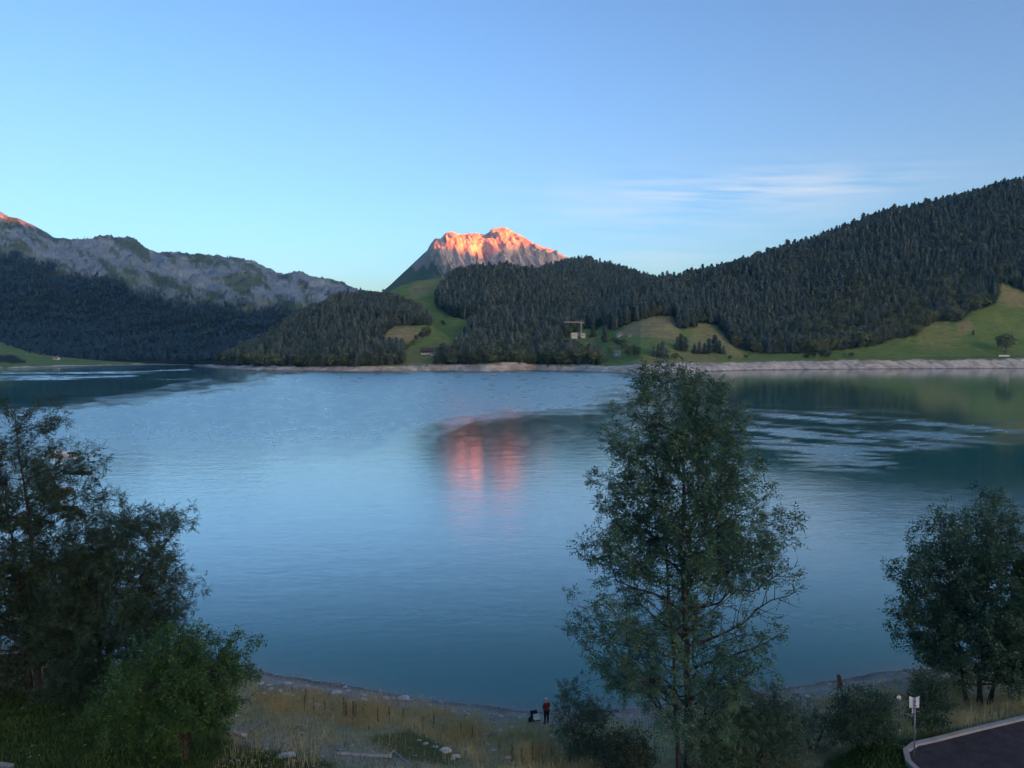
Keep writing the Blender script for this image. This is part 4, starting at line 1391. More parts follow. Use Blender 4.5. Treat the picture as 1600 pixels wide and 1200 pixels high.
def grow(name, base, stems, envL, envR, n_limb, label, leaf, kind, size, seed, t0=0.12, up=0.55, dens=1.0, cat='tree', bare=(), sub=1.0, depth=0.9, group=None, jit=0.16):
    """stems: list of (polyline relative to base, base radius); envL/envR: (height, reach) to the left and right"""
    q = random.Random(seed)
    qn = np.random.default_rng(seed)
    t = thing(name, base, label, cat, group)
    trunk, br = MB(), MB()
    C, D = [], []
    eL, eR = np.array(envL, float), np.array(envR, float)
    htop = max(eL[-1, 0], eR[-1, 0])

    def env(z, az):
        l, r = np.interp(z, eL[:, 0], eL[:, 1]), np.interp(z, eR[:, 0], eR[:, 1])
        c = math.cos(az)
        w = (1 + c) / 2
        e = l * (1 - w) + r * w
        return e * (depth + (1 - depth) * abs(c))

    def along(P, u):
        f = u * (len(P) - 1)
        i = min(int(f), len(P) - 2)
        return P[i].lerp(P[i + 1], f - i), (P[i + 1] - P[i]).normalized()

    def leaves(P, a, b, step):
        ln = sum((P[i + 1] - P[i]).length for i in range(len(P) - 1))
        m = max(1, int(ln * (b - a) / step * dens))
        tuft = 5 if kind == 'pinnate' else 3
        m = m / tuft
        m = int(m) + (q.random() < m - int(m))
        for _ in range(m):                     # leaves sit in tufts
            pt, tg = along(P, q.uniform(a, b))
            c0_ = pt + Vector((q.gauss(0, 1), q.gauss(0, 1), q.gauss(0, 0.8))) * 0.06
            for _k in range(tuft):
                o = Vector((q.gauss(0, 1), q.gauss(0, 1), q.gauss(0, 0.8)))
                C.append(c0_ + o * 0.06)
                D.append(tg * 0.5 + o * 0.8)

    def curve(p0, d, ln, n, lift, wob):
        P = [p0]
        d = d.normalized()
        for i in range(n):
            d = (d + Vector((q.gauss(0, wob), q.gauss(0, wob), q.gauss(0, wob) + lift))).normalized()
            P.append(P[-1] + d * ln / n)
        return P
    for si, (pl, r0) in enumerate(stems):
        P = []
        pl = [Vector(v) for v in pl]
        for i in range(len(pl) - 1):
            for k in range(4):
                P.append(pl[i].lerp(pl[i + 1], k / 4) + Vector((q.gauss(0, 0.05), q.gauss(0, 0.05), 0)) * (1 if i + k else 0))
        P.append(pl[-1])
        hs = P[-1].z
        rr = [max(0.012, r0 * (1 - 0.94 * (i / (len(P) - 1)) ** 0.8)) for i in range(len(P))]
        rr[0] *= 1.35
        trunk.tube(P, rr, 9)
        leaves(P[-4:], 0.2, 1, 0.05)
        nl = max(3, int(n_limb * hs / htop / (1 if len(stems) == 1 else 1.25)))
        az = q.uniform(0, 6.28)
        for i in range(nl):
            az += 2.4 + q.uniform(-0.5, 0.5)
            u = t0 + (0.985 - t0) * ((i + q.random()) / nl) ** 1.12
            p0, _ = along(P, u)
            z1 = min(htop * 0.99, p0.z + q.uniform(0.04, 0.14) * htop)
            reach = env(z1, az) * q.uniform(0.96 - jit, 0.96 + jit)
            ax = Vector((math.cos(az), math.sin(az), 0))
            off = p0.x * math.cos(az) + p0.y * math.sin(az)
            reach = max(0.35, reach - off * 0.7)
            tgt = p0 + ax * reach + Vector((0, 0, (z1 - p0.z) + up * reach * 0.45 * (1 - u * 0.4)))
            ln = (tgt - p0).length
            mid = p0.lerp(tgt, 0.5) + Vector((q.gauss(0, 0.06), q.gauss(0, 0.06), -0.07 + q.gauss(0, 0.05))) * ln
            Q = []
            for k in range(8):
                s_ = k / 7
                b = p0 * (1 - s_) ** 2 + mid * 2 * s_ * (1 - s_) + tgt * s_ * s_
                Q.append(b + Vector((q.gauss(0, 1), q.gauss(0, 1), q.gauss(0, 1))) * 0.022 * ln * (1 if 0 < k < 7 else 0))
            ru = r0 * (1 - 0.9 * u) * 0.42
            rb = max(0.014, min(ru, 0.016 * ln))
            br.tube(Q, [rb * (1 - 0.85 * k / 7) for k in range(8)], 5, False)
            isbare = any(abs(u - bu) < 0.02 and math.cos(az) > 0.6 for bu in bare)
            leaves(Q, 0.6, 1, 0.16)
            ns = max(2, int(ln * 2.3 * sub))
            for k in range(ns):
                us = 0.22 + 0.76 * (k + q.random()) / ns
                b0, tg = along(Q, us)
                sdv = tg.cross(Vector((q.gauss(0, 1), q.gauss(0, 1), q.gauss(0, 1)))).normalized()
                dd_ = (tg * 0.65 + sdv * 0.9 + Vector((0, 0, 0.18))).normalized()
                sl_ = (0.30 * ln * (1.15 - us) + 0.35) * q.uniform(0.6, 1.3)
                R2 = curve(b0, dd_, sl_, 4, 0.06, 0.12)
                br.tube(R2, [max(0.006, rb * 0.38 * (1 - 0.8 * j / 4)) for j in range(5)], 3, False)
                if isbare:
                    continue
                leaves(R2, 0.35, 1, 0.085 * (1 + 0.8 * u))
                for _ in range(max(1, int(sl_ * 3.2))):
                    c0, tg2 = along(R2, q.uniform(0.3, 1))
                    s2 = tg2.cross(Vector((q.gauss(0, 1), q.gauss(0, 1), q.gauss(0, 1)))).normalized()
                    R3 = curve(c0, tg2 * 0.6 + s2, q.uniform(0.22, 0.55), 2, 0.04, 0.1)
                    br.tube(R3, [0.006, 0.005, 0.003], 3, False)
                    leaves(R3, 0.2, 1, 0.075 * (1 + 0.8 * u))
    tr = trunk.build('trunk', M['bark'], t, True)
    link('branches', br.mesh('branches'), M['bark'], tr)
    link('crown', leaf_mesh('crown', [tuple(c) for c in C], [tuple(d) for d in D], size, kind, qn), leaf, t)
    return len(C)


def env_from(px_axis, base, rows, sgn):
    """photo silhouette -> (height above base, reach in metres)"""
    D_ = base.y
    out = []
    for py, ex in sorted(rows, key=lambda r: -r[0]):
        z = H + D_ * float(ratio(py)) - base.z
        out.append((z, max(0.2, sgn * (ex - px_axis(py)) / F * D_)))
    return out


def rel(px, py, base, dy=0.0):
    Y = base.y
    return (float(side(px, py)) * Y - base.x, dy, H + Y * float(ratio(py)) - base.z)


LC = []
# the tall open ash in the middle
b = on_ground(1078, 1214)
ax = lambda py: np.interp(py, [580, 1214], [1052, 1078])
L = [(578, 1000), (600, 985), (640, 952), (690, 925), (740, 925), (780, 918), (820, 908), (870, 893), (930, 878), (960, 870), (1000, 890), (1040, 890), (1080, 875), (1120, 880), (1170, 960), (1214, 1050)]
R_ = [(578, 1008), (600, 1030), (612, 1095), (640, 1122), (690, 1160), (740, 1162), (780, 1205), (820, 1225), (870, 1218), (930, 1238), (960, 1235), (1000, 1225), (1040, 1205), (1080, 1180), (1130, 1140), (1214, 1090)]
st = [([(0, 0, -0.6), rel(1074, 1050, b), rel(1066, 850, b, 0.1), rel(1068, 720, b), rel(1082, 612, b)], 0.26),
      ([rel(1058, 1212, b, -0.5), rel(1048, 1000, b, -0.4), rel(1036, 800, b, -0.3), rel(1016, 680, b, -0.2), rel(1004, 574, b)], 0.12),
      ([rel(1072, 960, b, 0.2), rel(1090, 800, b, 0.7), rel(1110, 640, b, 0.6)], 0.10)]
LC.append(grow('ash_tree', b, st, env_from(ax, b, L, -1), env_from(ax, b, R_, 1), 70, 'tall slender ash tree with open crown and two dark trunks in the middle foreground', M['ash_leaf'], 'pinnate', 0.185, 21, t0=0.08, dens=0.58, bare=(0.28, 0.31)))
# left tall tree
b = on_ground(62, 1092)
ax = lambda py: np.interp(py, [620, 1092], [18, 62])
L = [(625, -20), (700, -80), (800, -130), (900, -160), (1000, -140), (1060, 0)]
R_ = [(625, 55), (650, 85), (690, 112), (740, 138), (790, 152), (840, 178), (900, 190), (960, 185), (1020, 150), (1060, 100)]
st = [([(0, 0, -0.6), rel(58, 980, b), rel(44, 800, b), rel(22, 632, b)], 0.30), ([rel(40, 1080, b, 0.4), rel(20, 900, b, 0.6), rel(-20, 700, b, 0.6)], 0.2)]
LC.append(grow('tall_tree', b, st, env_from(ax, b, L, -1), env_from(ax, b, R_, 1), 60, 'tall dark tree at the left edge reaching above the far water', M['dark_leaf'], 'pinnate', 0.165, 33, t0=0.14, dens=1.1))
# spreading dark tree beside it
b = on_ground(160, 1098)
ax = lambda py: np.interp(py, [800, 1098], [205, 160])
L = [(812, 160), (850, 120), (900, 90), (960, 70), (1020, 70), (1060, 100), (1090, 150)]
R_ = [(818, 285), (850, 272), (880, 300), (910, 314), (950, 300), (1000, 292), (1040, 280), (1070, 240), (1090, 180)]
st = [([(0, 0, -0.5), rel(168, 1020, b), rel(205, 920, b), rel(262, 845, b), rel(282, 820, b)], 0.2), ([rel(150, 1090, b, 0.3), rel(150, 980, b, 0.6), rel(190, 880, b, 0.6), rel(180, 812, b, 0.5)], 0.15), ([rel(175, 1090, b, -0.4), rel(215, 1000, b, -0.8), rel(270, 940, b, -0.8)], 0.12)]
LC.append(grow('spreading_tree', b, st, env_from(ax, b, L, -1), env_from(ax, b, R_, 1), 62, 'dark many-stemmed tree leaning right beside the tall left tree', M['dark_leaf'], 'pinnate', 0.155, 45, t0=0.2, up=0.25, dens=1.0))
# bright green bushy tree, lower left
b = on_ground(288, 1186)
ax = lambda py: np.interp(py, [980, 1186], [290, 288])
L = [(978, 262), (1000, 225), (1030, 195), (1060, 172), (1100, 165), (1140, 170), (1170, 190), (1184, 250)]
R_ = [(978, 310), (1000, 345), (1020, 378), (1050, 388), (1090, 386), (1120, 372), (1140, 345), (1165, 320), (1184, 305)]
st = [([(0, 0, -0.5), rel(288, 1130, b), rel(280, 1040, b), rel(285, 984, b)], 0.16), ([rel(290, 1160, b, 0.1), rel(330, 1080, b, 0.2), rel(352, 1020, b, 0.2)], 0.09), ([rel(285, 1160, b), rel(235, 1090, b, 0.2), rel(215, 1030, b, 0.2)], 0.09)]
LC.append(grow('bushy_tree', b, st, env_from(ax, b, L, -1), env_from(ax, b, R_, 1), 40, 'small round bright green tree on the lawn at the lower left', M['bush_leaf'], 'simple', 0.14, 57, t0=0.16, up=0.3, dens=0.9, sub=1.3, jit=0.3))
# right tree
b = on_ground(1530, 1104)
ax = lambda py: np.interp(py, [765, 1104], [1550, 1530])
L = [(765, 1540), (800, 1500), (840, 1462), (880, 1440), (930, 1408), (960, 1412), (1010, 1420), (1040, 1440), (1070, 1470), (1095, 1500)]
R_ = [(765, 1575), (800, 1620), (850, 1660), (930, 1690), (1000, 1680), (1050, 1640), (1090, 1560)]
st = [([(0, 0, -0.5), rel(1535, 1000, b), rel(1548, 880, b), rel(1552, 770, b)], 0.2), ([rel(1515, 1104, b, 0.3), rel(1500, 1000, b, 0.4), rel(1488, 900, b, 0.5), rel(1492, 830, b, 0.5)], 0.13), ([rel(1550, 1104, b, 0.3), rel(1580, 980, b, 0.5), rel(1610, 860, b, 0.4)], 0.14)]
LC.append(grow('maple_tree', b, st, env_from(ax, b, L, -1), env_from(ax, b, R_, 1), 70, 'dense dark leafy tree at the right edge behind the car park kerb', M['dark_leaf'], 'simple', 0.16, 69, t0=0.12, up=0.35, dens=0.72))


def shrub(px, py, hpx, wpx, label, leaf, seed, kind='simple', size=0.12, n=30, dens=1.0, name='shrub'):
    b = on_ground(px, py)
    h, w = hpx / F * b.y * 1.08, wpx / F * b.y / 2
    q = random.Random(seed)
    st = []
    for i in range(4):
        a = q.uniform(0, 6.28)
        st.append(([(0.1 * math.cos(a), 0.1 * math.sin(a), -0.3), (0.4 * w * math.cos(a), 0.4 * w * math.sin(a), h * 0.45), (0.6 * w * math.cos(a), 0.6 * w * math.sin(a), h * q.uniform(0.75, 0.98))], 0.05))
    ev = [(0, w * 0.6), (h * 0.3, w), (h * 0.6, w * 0.85), (h * 0.85, w * 0.55), (h, w * 0.2)]
    LC.append(grow(name, b, st, ev, ev, n, label, leaf, kind, size, seed, t0=0.1, up=0.3, dens=dens, cat='shrub'))


shrub(912, 1184, 112, 100, 'young leafy shrub at the left foot of the tall ash tree', M['shrub_leaf'], 81, 'pinnate', 0.14, 30, 0.75)
shrub(1180, 1192, 110, 150, 'broad green shrub at the right foot of the tall ash tree', M['shrub_leaf'], 83, 'pinnate', 0.14, 40, 0.9)
shrub(1110, 1210, 80, 90, 'low shrub right in front of the ash trunks', M['shrub_leaf'], 84, 'pinnate', 0.13, 30, 1.1)
shrub(975, 1214, 55, 110, 'dark low bush between young shrub and ash trunk', M['dark_leaf'], 85, 'simple', 0.11, 24, 0.8)
shrub(1345, 1165, 88, 105, 'dark round bush left of the white sign post', M['dark_leaf'], 86, 'simple', 0.11, 36, 1.1)
shrub(1452, 1142, 92, 62, 'dark narrow bush behind the white sign', M['dark_leaf'], 87, 'simple', 0.11, 30, 1.1)
shrub(1270, 1170, 60, 70, 'grey-green bush between the ash tree and the round bush', M['shrub_leaf'], 88, 'pinnate', 0.10, 24, 0.7)
shrub(110, 1100, 60, 110, 'low dark scrub between the left tree trunks', M['dark_leaf'], 89, 'simple', 0.12, 26, 1.0)
shrub(15, 1085, 50, 90, 'low dark scrub at the left picture edge under the tall tree', M['dark_leaf'], 90, 'simple', 0.12, 22, 0.9)
print('LEAF SPRAYS', LC)


# ------------------------------------------------------------------ car park, kerb, sign
t = NT('asphalt', 0.9, 0.2)
as_ = t.mix(t.map(t.noise(1.5, 5), 0.3, 0.7), (0.050, 0.044, 0.045), (0.082, 0.072, 0.072))
as_ = t.mix(t.map(t.noise(0.35, 6, 0.7, dist=2.0), 0.495, 0.505), as_, t.mix(0.25, as_, (0.02, 0.02, 0.02)))
t.color(t.mix(t.math('MULTIPLY', t.map(t.noise(28, 2), 0.62, 0.7), 0.5), as_, (0.2, 0.19, 0.17)))
t.bump(t.noise(60, 2), 0.4, 0.01)
n = len(LOT)
me = bpy.data.meshes.new('car_park')
me.from_pydata([(x, y, LOT_Z) for x, y in LOT], [], [tuple(range(n))[::-1]])
link('car_park', me, t.m, kind='structure')


def kerb():
    P = []
    pts = LOT[:9]
    for i in range(len(pts) - 1):          # rounded run of kerb along the outer edge
        m = max(1, int(np.hypot(*(pts[i + 1] - pts[i])) / 0.9))
        P += [pts[i] + (pts[i + 1] - pts[i]) * k / m for k in range(m)]
    P.append(pts[-1])
    P = np.array(P)
    ker = bpy.data.objects.new('kerb', None)
    COL.objects.link(ker)
    ker['kind'] = 'structure'
    tg = np.gradient(P, axis=0)
    tg /= np.linalg.norm(tg, axis=1, keepdims=True)
    nm = np.stack([-tg[:, 1], tg[:, 0]], 1)
    for i in range(len(P) - 1):
        a, b_ = P[i] + tg[i] * 0.012, P[i + 1] - tg[i + 1] * 0.012
        na, nb = nm[i] * 0.16, nm[i + 1] * 0.16
        z0, z1 = LOT_Z - 0.25, LOT_Z + 0.13
        v = [(*(a + na * 0.0), z0), (*(b_ + nb * 0.0), z0), (*(b_ + nb * 2), z0), (*(a + na * 2), z0),
             (*(a + na * 0.15), z1), (*(b_ + nb * 0.15), z1), (*(b_ + nb * 2), z1), (*(a + na * 2), z1)]
        m = MB()
        m.add(v, [(3, 2, 1, 0), (4, 5, 6, 7), (0, 1, 5, 4), (1, 2, 6, 5), (2, 3, 7, 6), (3, 0, 4, 7)])
        m.build('kerb_stone', M['concrete'], ker)


kerb()


def sign():
    b = on_ground(1428, 1186)
    u = b.y / F
    h = u * 100
    t = thing('sign_post', b, 'steel post carrying a white sign plate seen from behind, beside the kerb', 'sign')
    MB().tube([(0, 0, -0.4), (0, 0, h)], 0.035, 8).build('post', M['steel'], t, True)
    w, hh_ = u * 16, u * 19
    m = MB()
    nn = 10
    prof = [(-w / 2, 0), (w / 2, 0)]
    top = [(w / 2 - w * k / nn, hh_ - 0.10 * math.sin(math.pi * k / nn)) for k in range(nn + 1)]
    ring_ = [(x - 0.02, z + h - hh_ * 0.92) for x, z in prof + top]
    v = [(x, 0.045, z) for x, z in ring_] + [(x, 0.07, z) for x, z in ring_]
    k = len(ring_)
    m.add(v, [tuple(range(k)), tuple(range(2 * k - 1, k - 1, -1))] + [(i, i + k, (i + 1) % k + k, (i + 1) % k) for i in range(k)])
    pl = m.build('sign_plate', M['white'], t)
    for z in (h - hh_ * 0.35, h - hh_ * 0.7):
        MB().box(-0.07, -0.05, z - 0.02, 0.07, 0.044, z + 0.02).build('clamp', M['steel'], pl)
    MB().box(-u * 4, 0.04, h - hh_ * 1.4, u * 1.0, 0.06, h - hh_ * 0.98).build('small_plate', M['offwhite'], t)
    MB().tube([(0, 0, h - hh_ * 1.62), (-u * 21, 0.15, h - hh_ * 1.36)], 0.03, 6).build('side_arm', M['steel'], t)
    b = on_ground(1404, 1150)
    u = b.y / F
    t = thing('round_sign', b, 'small round white sign disc on a thin pole left of the bigger sign', 'sign')
    hz_ = u * 62
    MB().tube([(0, 0, -0.3), (0, 0, hz_)], 0.02, 6).build('post', M['steel'], t)
    MB().tube([(0, 0.03, hz_), (0, 0.06, hz_)], u * 3.6, 16).build('sign_disc', M['white'], t)


sign()


# ------------------------------------------------------------------ person on the shore with fishing gear
def skin(name, verts, edges, radii, mat, parent, root=0, sub=2):
    me = bpy.data.meshes.new(name)
    me.from_pydata(verts, edges, [])
    o = link(name, me, mat, parent)
    md = o.modifiers.new('skin', 'SKIN')
    md.use_smooth_shade = True
    for i, r in enumerate(radii):
        sv = me.skin_vertices[0].data[i]
        sv.radius = (r, r) if isinstance(r, (int, float)) else r
        sv.use_root = (i == root)
    sb_ = o.modifiers.new('smooth', 'SUBSURF')
    sb_.levels = sb_.render_levels = sub
    return o


def person():
    b = on_ground(854, 1131)
    t = thing('person', b, 'person in a dark red jacket and pale cap standing at the water edge', 'person', rz=0.5)
    V = [(0, 0, 0.93), (0, 0, 1.12), (0, 0.01, 1.32), (0, 0.02, 1.46), (0, 0.04, 1.54), (0, 0.05, 1.63), (0, 0.05, 1.72),
         (0.10, 0, 0.90), (0.12, 0.03, 0.50), (0.13, 0.0, 0.09), (0.14, 0.14, 0.04),
         (-0.10, 0, 0.90), (-0.12, 0.01, 0.50), (-0.14, -0.05, 0.09), (-0.16, 0.09, 0.04),
         (0.18, 0.01, 1.42), (0.25, 0.04, 1.14), (0.16, 0.24, 1.06), (0.12, 0.31, 1.06),
         (-0.18, 0.01, 1.42), (-0.26, 0.03, 1.14), (-0.15, 0.24, 1.10), (-0.10, 0.31, 1.10)]
    E_ = [(0, 1), (1, 2), (2, 3), (3, 4), (4, 5), (5, 6), (0, 7), (7, 8), (8, 9), (9, 10), (0, 11), (11, 12), (12, 13), (13, 14),
          (3, 15), (15, 16), (16, 17), (17, 18), (3, 19), (19, 20), (20, 21), (21, 22)]
    Rr = [(0.16, 0.11), (0.15, 0.10), (0.17, 0.11), (0.12, 0.09), 0.055, (0.075, 0.09), 0.075, 0.095, 0.065, 0.042, 0.04, 0.095, 0.065, 0.042, 0.04,
          0.062, 0.05, 0.036, 0.035, 0.062, 0.05, 0.036, 0.035]
    for hi in (18, 22):              # four fingers and a thumb on each hand
        hx, hy, hz_ = V[hi]
        for k in range(5):
            dx = (k - 1.5) * 0.018 if k < 4 else (0.035 if hi == 22 else -0.035)
            i = len(V)
            ln = (0.060, 0.072, 0.068, 0.055, 0.04)[k]
            V += [(hx + dx, hy + (0.05 if k < 4 else 0.02), hz_), (hx + dx * 1.1, hy + 0.05 + ln * 0.6, hz_ - ln * 0.6)]
            E_ += [(hi, i), (i, i + 1)]
            Rr += [0.010, 0.008]
    body = skin('body', V, E_, Rr, M['skin'], t)
    MB().add([(0, 0, 0)], []) if False else None
    # clothes
    skin('trousers', [V[0], V[7], V[8], (0.13, 0, 0.12), V[11], V[12], (-0.14, -0.05, 0.12)], [(0, 1), (1, 2), (2, 3), (0, 4), (4, 5), (5, 6)],
         [(0.175, 0.125), 0.115, 0.085, 0.068, 0.115, 0.085, 0.068], M['black'], t)
    skin('jacket', [(0, 0, 0.82), V[1], V[2], V[3], (0, 0.03, 1.51), V[15], V[16], (0.17, 0.22, 1.065), V[19], V[20], (-0.16, 0.22, 1.10)],
         [(0, 1), (1, 2), (2, 3), (3, 4), (3, 5), (5, 6), (6, 7), (3, 8), (8, 9), (9, 10)],
         [(0.21, 0.15), (0.19, 0.135), (0.20, 0.14), (0.145, 0.115), 0.075, 0.085, 0.072, 0.055, 0.085, 0.072, 0.055], M['red'], t)
    m = MB()
    m.tube([(0, 0.05, 1.66), (0, 0.05, 1.72), (0, 0.05, 1.78), (0, 0.05, 1.815)], [0.105, 0.108, 0.085, 0.03], 12)
    m.box(-0.07, 0.13, 1.675, 0.07, 0.23, 1.69)
    m.build('cap', M['hair'], t, True)
    m = MB()
    m.tube([(0, 0.13, 1.65), (0, 0.165, 1.625)], [0.012, 0.018], 6)
    m.build('nose', M['skin'], body)
    for x in (-0.033, 0.033):
        MB().tube([(x, 0.125, 1.655), (x, 0.143, 1.655)], 0.012, 6).build('eye', M['black'], body)
    MB().box(-0.028, 0.12, 1.583, 0.028, 0.143, 1.59).build('mouth', M['hull_red'], body)
    for x in (-0.088, 0.088):
        MB().tube([(x, 0.045, 1.655), (x * 1.1, 0.045, 1.61)], [0.022, 0.012], 6).build('ear', M['skin'], body)
    for x, y in ((0.14, 0.07), (-0.155, 0.02)):
        m = MB()
        m.tube([(x, y - 0.11, 0.045), (x, y, 0.06), (x, y + 0.14, 0.04)], [0.05, 0.058, 0.042], 8)
        m.build('boot', M['black'], t, True)
    # folding chair with a white box on it
    c = on_ground(837, 1133.5)
    t = thing('folding_chair', c, 'black folding chair standing on the stones left of the person', 'chair', rz=0.35)
    MB().box(-0.25, -0.24, 0.40, 0.25, 0.24, 0.44).build('seat', M['black'], t)
    m = MB()
    m.add([(-0.25, 0.24, 0.42), (0.25, 0.24, 0.42), (0.25, 0.40, 0.86), (-0.25, 0.40, 0.86), (-0.25, 0.27, 0.41), (0.25, 0.27, 0.41), (0.25, 0.43, 0.85), (-0.25, 0.43, 0.85)],
          [(0, 1, 2, 3), (7, 6, 5, 4), (0, 4, 5, 1), (1, 5, 6, 2), (2, 6, 7, 3), (3, 7, 4, 0)])
    m.build('backrest', M['black'], t)
    for x in (-0.24, 0.24):
        MB().tube([(x, -0.24, -0.08), (x, 0.24, 0.42)], 0.014, 6).build('leg', M['steel'], t)
        MB().tube([(x, 0.26, -0.08), (x, -0.22, 0.42)], 0.014, 6).build('leg', M['steel'], t)
    m = MB()
    t2 = thing('cool_box', c + Vector((0.05, -0.02, 0.44)), 'small white cool box set on the black folding chair', 'box', rz=0.35)
    MB().box(-0.19, -0.14, 0, 0.19, 0.14, 0.24).build('box_body', M['white'], t2)
    MB().box(-0.20, -0.15, 0.243, 0.20, 0.15, 0.29).build('lid', M['offwhite'], t2)
    MB().tube([(-0.2, 0, 0.2), (-0.2, -0.1, 0.33), (0.2, -0.1, 0.33), (0.2, 0, 0.2)], 0.012, 5).build('handle', M['steel'], t2)
    c = on_ground(829, 1131)
    t3 = thing('rucksack', c, 'black rucksack slumped on the stones beside the folding chair', 'bag', rz=-0.3)
    skin('bag_body', [(0, 0, 0.1), (0, 0, 0.3), (0.03, 0, 0.5)], [(0, 1), (1, 2)], [(0.2, 0.15), (0.21, 0.14), (0.12, 0.09)], M['black'], t3)
    MB().tube([(-0.1, -0.13, 0.12), (-0.12, -0.2, 0.3), (-0.05, -0.1, 0.5)], 0.018, 5).build('strap', M['black'], t3)


person()


# ------------------------------------------------------------------ driftwood, stump, stones
def wobble(pts, n, amp, seed):
    q = random.Random(seed)
    P = [Vector(p) for p in pts]
    out = []
    for i in range(len(P) - 1):
        for k in range(n):
            out.append(P[i].lerp(P[i + 1], k / n) + Vector((q.gauss(0, amp), q.gauss(0, amp), q.gauss(0, amp * 0.6))))
    return out + [P[-1]]


def log_between(name, a, b, r0, r1, label, mat, seed, lift=0.0, cat='driftwood', twigs=()):
    A, B_ = on_ground(*a), on_ground(*b)
    t = thing(name, A, label, cat)
    d = B_ - A + Vector((0, 0, lift))
    P = wobble([(0, 0, r0 * 0.7), tuple(d * 0.5 + Vector((0, 0, r0 * 0.8))), tuple(d + Vector((0, 0, r1 * 0.8)))], 4, r0 * 0.12, seed)
    MB().tube(P, [r0 + (r1 - r0) * i / (len(P) - 1) for i in range(len(P))], 9).build('log_trunk', mat, t, True)
    for (u, dx, dy, dz, r) in twigs:
        o = d * u + Vector((0, 0, r0 * 0.8))
        MB().tube(wobble([tuple(o), tuple(o + Vector((dx, dy, dz)))], 4, 0.02, seed + 1), [r * (1 - 0.13 * i) for i in range(5)], 6).build('branch', mat, t, True)
    return t


log_between('driftwood_log', (522, 1178), (612, 1185), 0.09, 0.12, 'long grey driftwood log lying on the gravel at the bottom edge', M['drift'], 3, twigs=((0.75, -0.55, 0.3, 0.35, 0.05), (0.9, 0.5, 0.2, 0.3, 0.06)))
log_between('driftwood_branch', (617, 1176), (640, 1203), 0.05, 0.045, 'thin bleached branch propped over the right end of the grey log', M['drift'], 5, 0.25, twigs=((0.1, -0.3, 0.2, 0.12, 0.03),))
log_between('driftwood_branch', (616, 1182), (621, 1206), 0.05, 0.04, 'short bleached branch crossing below the right end of the grey log', M['drift'], 6, 0.2)
log_between('driftwood_log', (360, 1146), (384, 1153), 0.17, 0.14, 'short pale log beside the small bright green tree', M['drift'], 7)
log_between('driftwood_stick', (737, 1137), (750, 1126), 0.06, 0.05, 'pale stick lying on the grassy shore left of the root wood', M['drift'], 8, 0.15)
log_between('driftwood_root', (756, 1151), (776, 1147), 0.13, 0.07, 'bleached forked root wood on the stony shore', M['drift'], 9, twigs=((0.05, -0.2, 0.1, 0.4, 0.06), (0.9, 0.25, 0.0, 0.28, 0.05), (0.5, 0.1, 0.3, 0.25, 0.04)))
b = on_ground(1313, 1074)
t = thing('tree_stump', b, 'brown leaning wooden stump at the water edge right of the ash tree', 'stump', rz=0.4)
MB().tube(wobble([(0, 0, -0.2), (-0.08, 0, 0.5), (-0.2, 0.05, 0.95)], 3, 0.02, 4), [0.24, 0.20, 0.17, 0.16, 0.16, 0.15, 0.13], 9).build('stump_wood', M['wood_brown'], t, True)
MB().tube([(-0.12, 0, 0.55), (0.12, 0.05, 0.8)], [0.06, 0.03], 6).build('branch_stub', M['wood_brown'], t)


def stone_mesh(seed, sub=2):
    import bmesh
    bm = bmesh.new()
    bmesh.ops.create_icosphere(bm, subdivisions=sub, radius=0.5)
    q = np.random.default_rng(seed)
    cuts = [(q.normal(size=3), q.uniform(0.26, 0.42)) for _ in range(7)]
    for v in bm.verts:
        c = np.array(v.co)
        for nrm, d in cuts:
            nn = nrm / np.linalg.norm(nrm)
            e = c @ nn - d
            if e > 0:
                c = c - nn * e * 0.85
        v.co = c * (1 + 0.05 * q.normal())
    me = bpy.data.meshes.new('stone')
    bm.to_mesh(me)
    bm.free()
    me.materials.append(M['stone'])
    return me


SM = [stone_mesh(i) for i in range(6)]
STONES = [(406, 1068, 14), (447, 1067, 17), (481, 1072, 9), (526, 1080, 18), (544, 1079, 10), (568, 1086, 13), (568, 1092, 13), (551, 1095, 10), (540, 1073, 8), (448, 1084, 10), (456, 1086, 8), (466, 1091, 13),
          (484, 1097, 9), (494, 1101, 14), (424, 1076, 11), (420, 1070, 9), (437, 1079, 9), (614, 1091, 8), (602, 1090, 14), (396, 1092, 11), (412, 1083, 10), (430, 1087, 9), (474, 1080, 7), (500, 1083, 8), (585, 1089, 9),
          (782, 1119, 10), (781, 1141, 12), (790, 1150, 8), (812, 1121, 9), (665, 1162, 10), (680, 1167, 11), (696, 1172, 20), (714, 1181, 15), (708, 1185, 9), (862, 1150, 13), (794, 1184, 11), (785, 1181, 7), (761, 1162, 9),
          (416, 1170, 11), (655, 1156, 8), (725, 1170, 7), (737, 1176, 9), (770, 1172, 8), (800, 1135, 7), (672, 1101, 9), (690, 1107, 8), (706, 1112, 9), (730, 1115, 8), (815, 1143, 8),
          (1246, 1092, 10), (1262, 1088, 9), (1280, 1090, 11), (1298, 1084, 9), (1322, 1080, 10), (1345, 1074, 9), (1375, 1066, 10), (1220, 1100, 9), (1240, 1108, 8)]
q = random.Random(5)
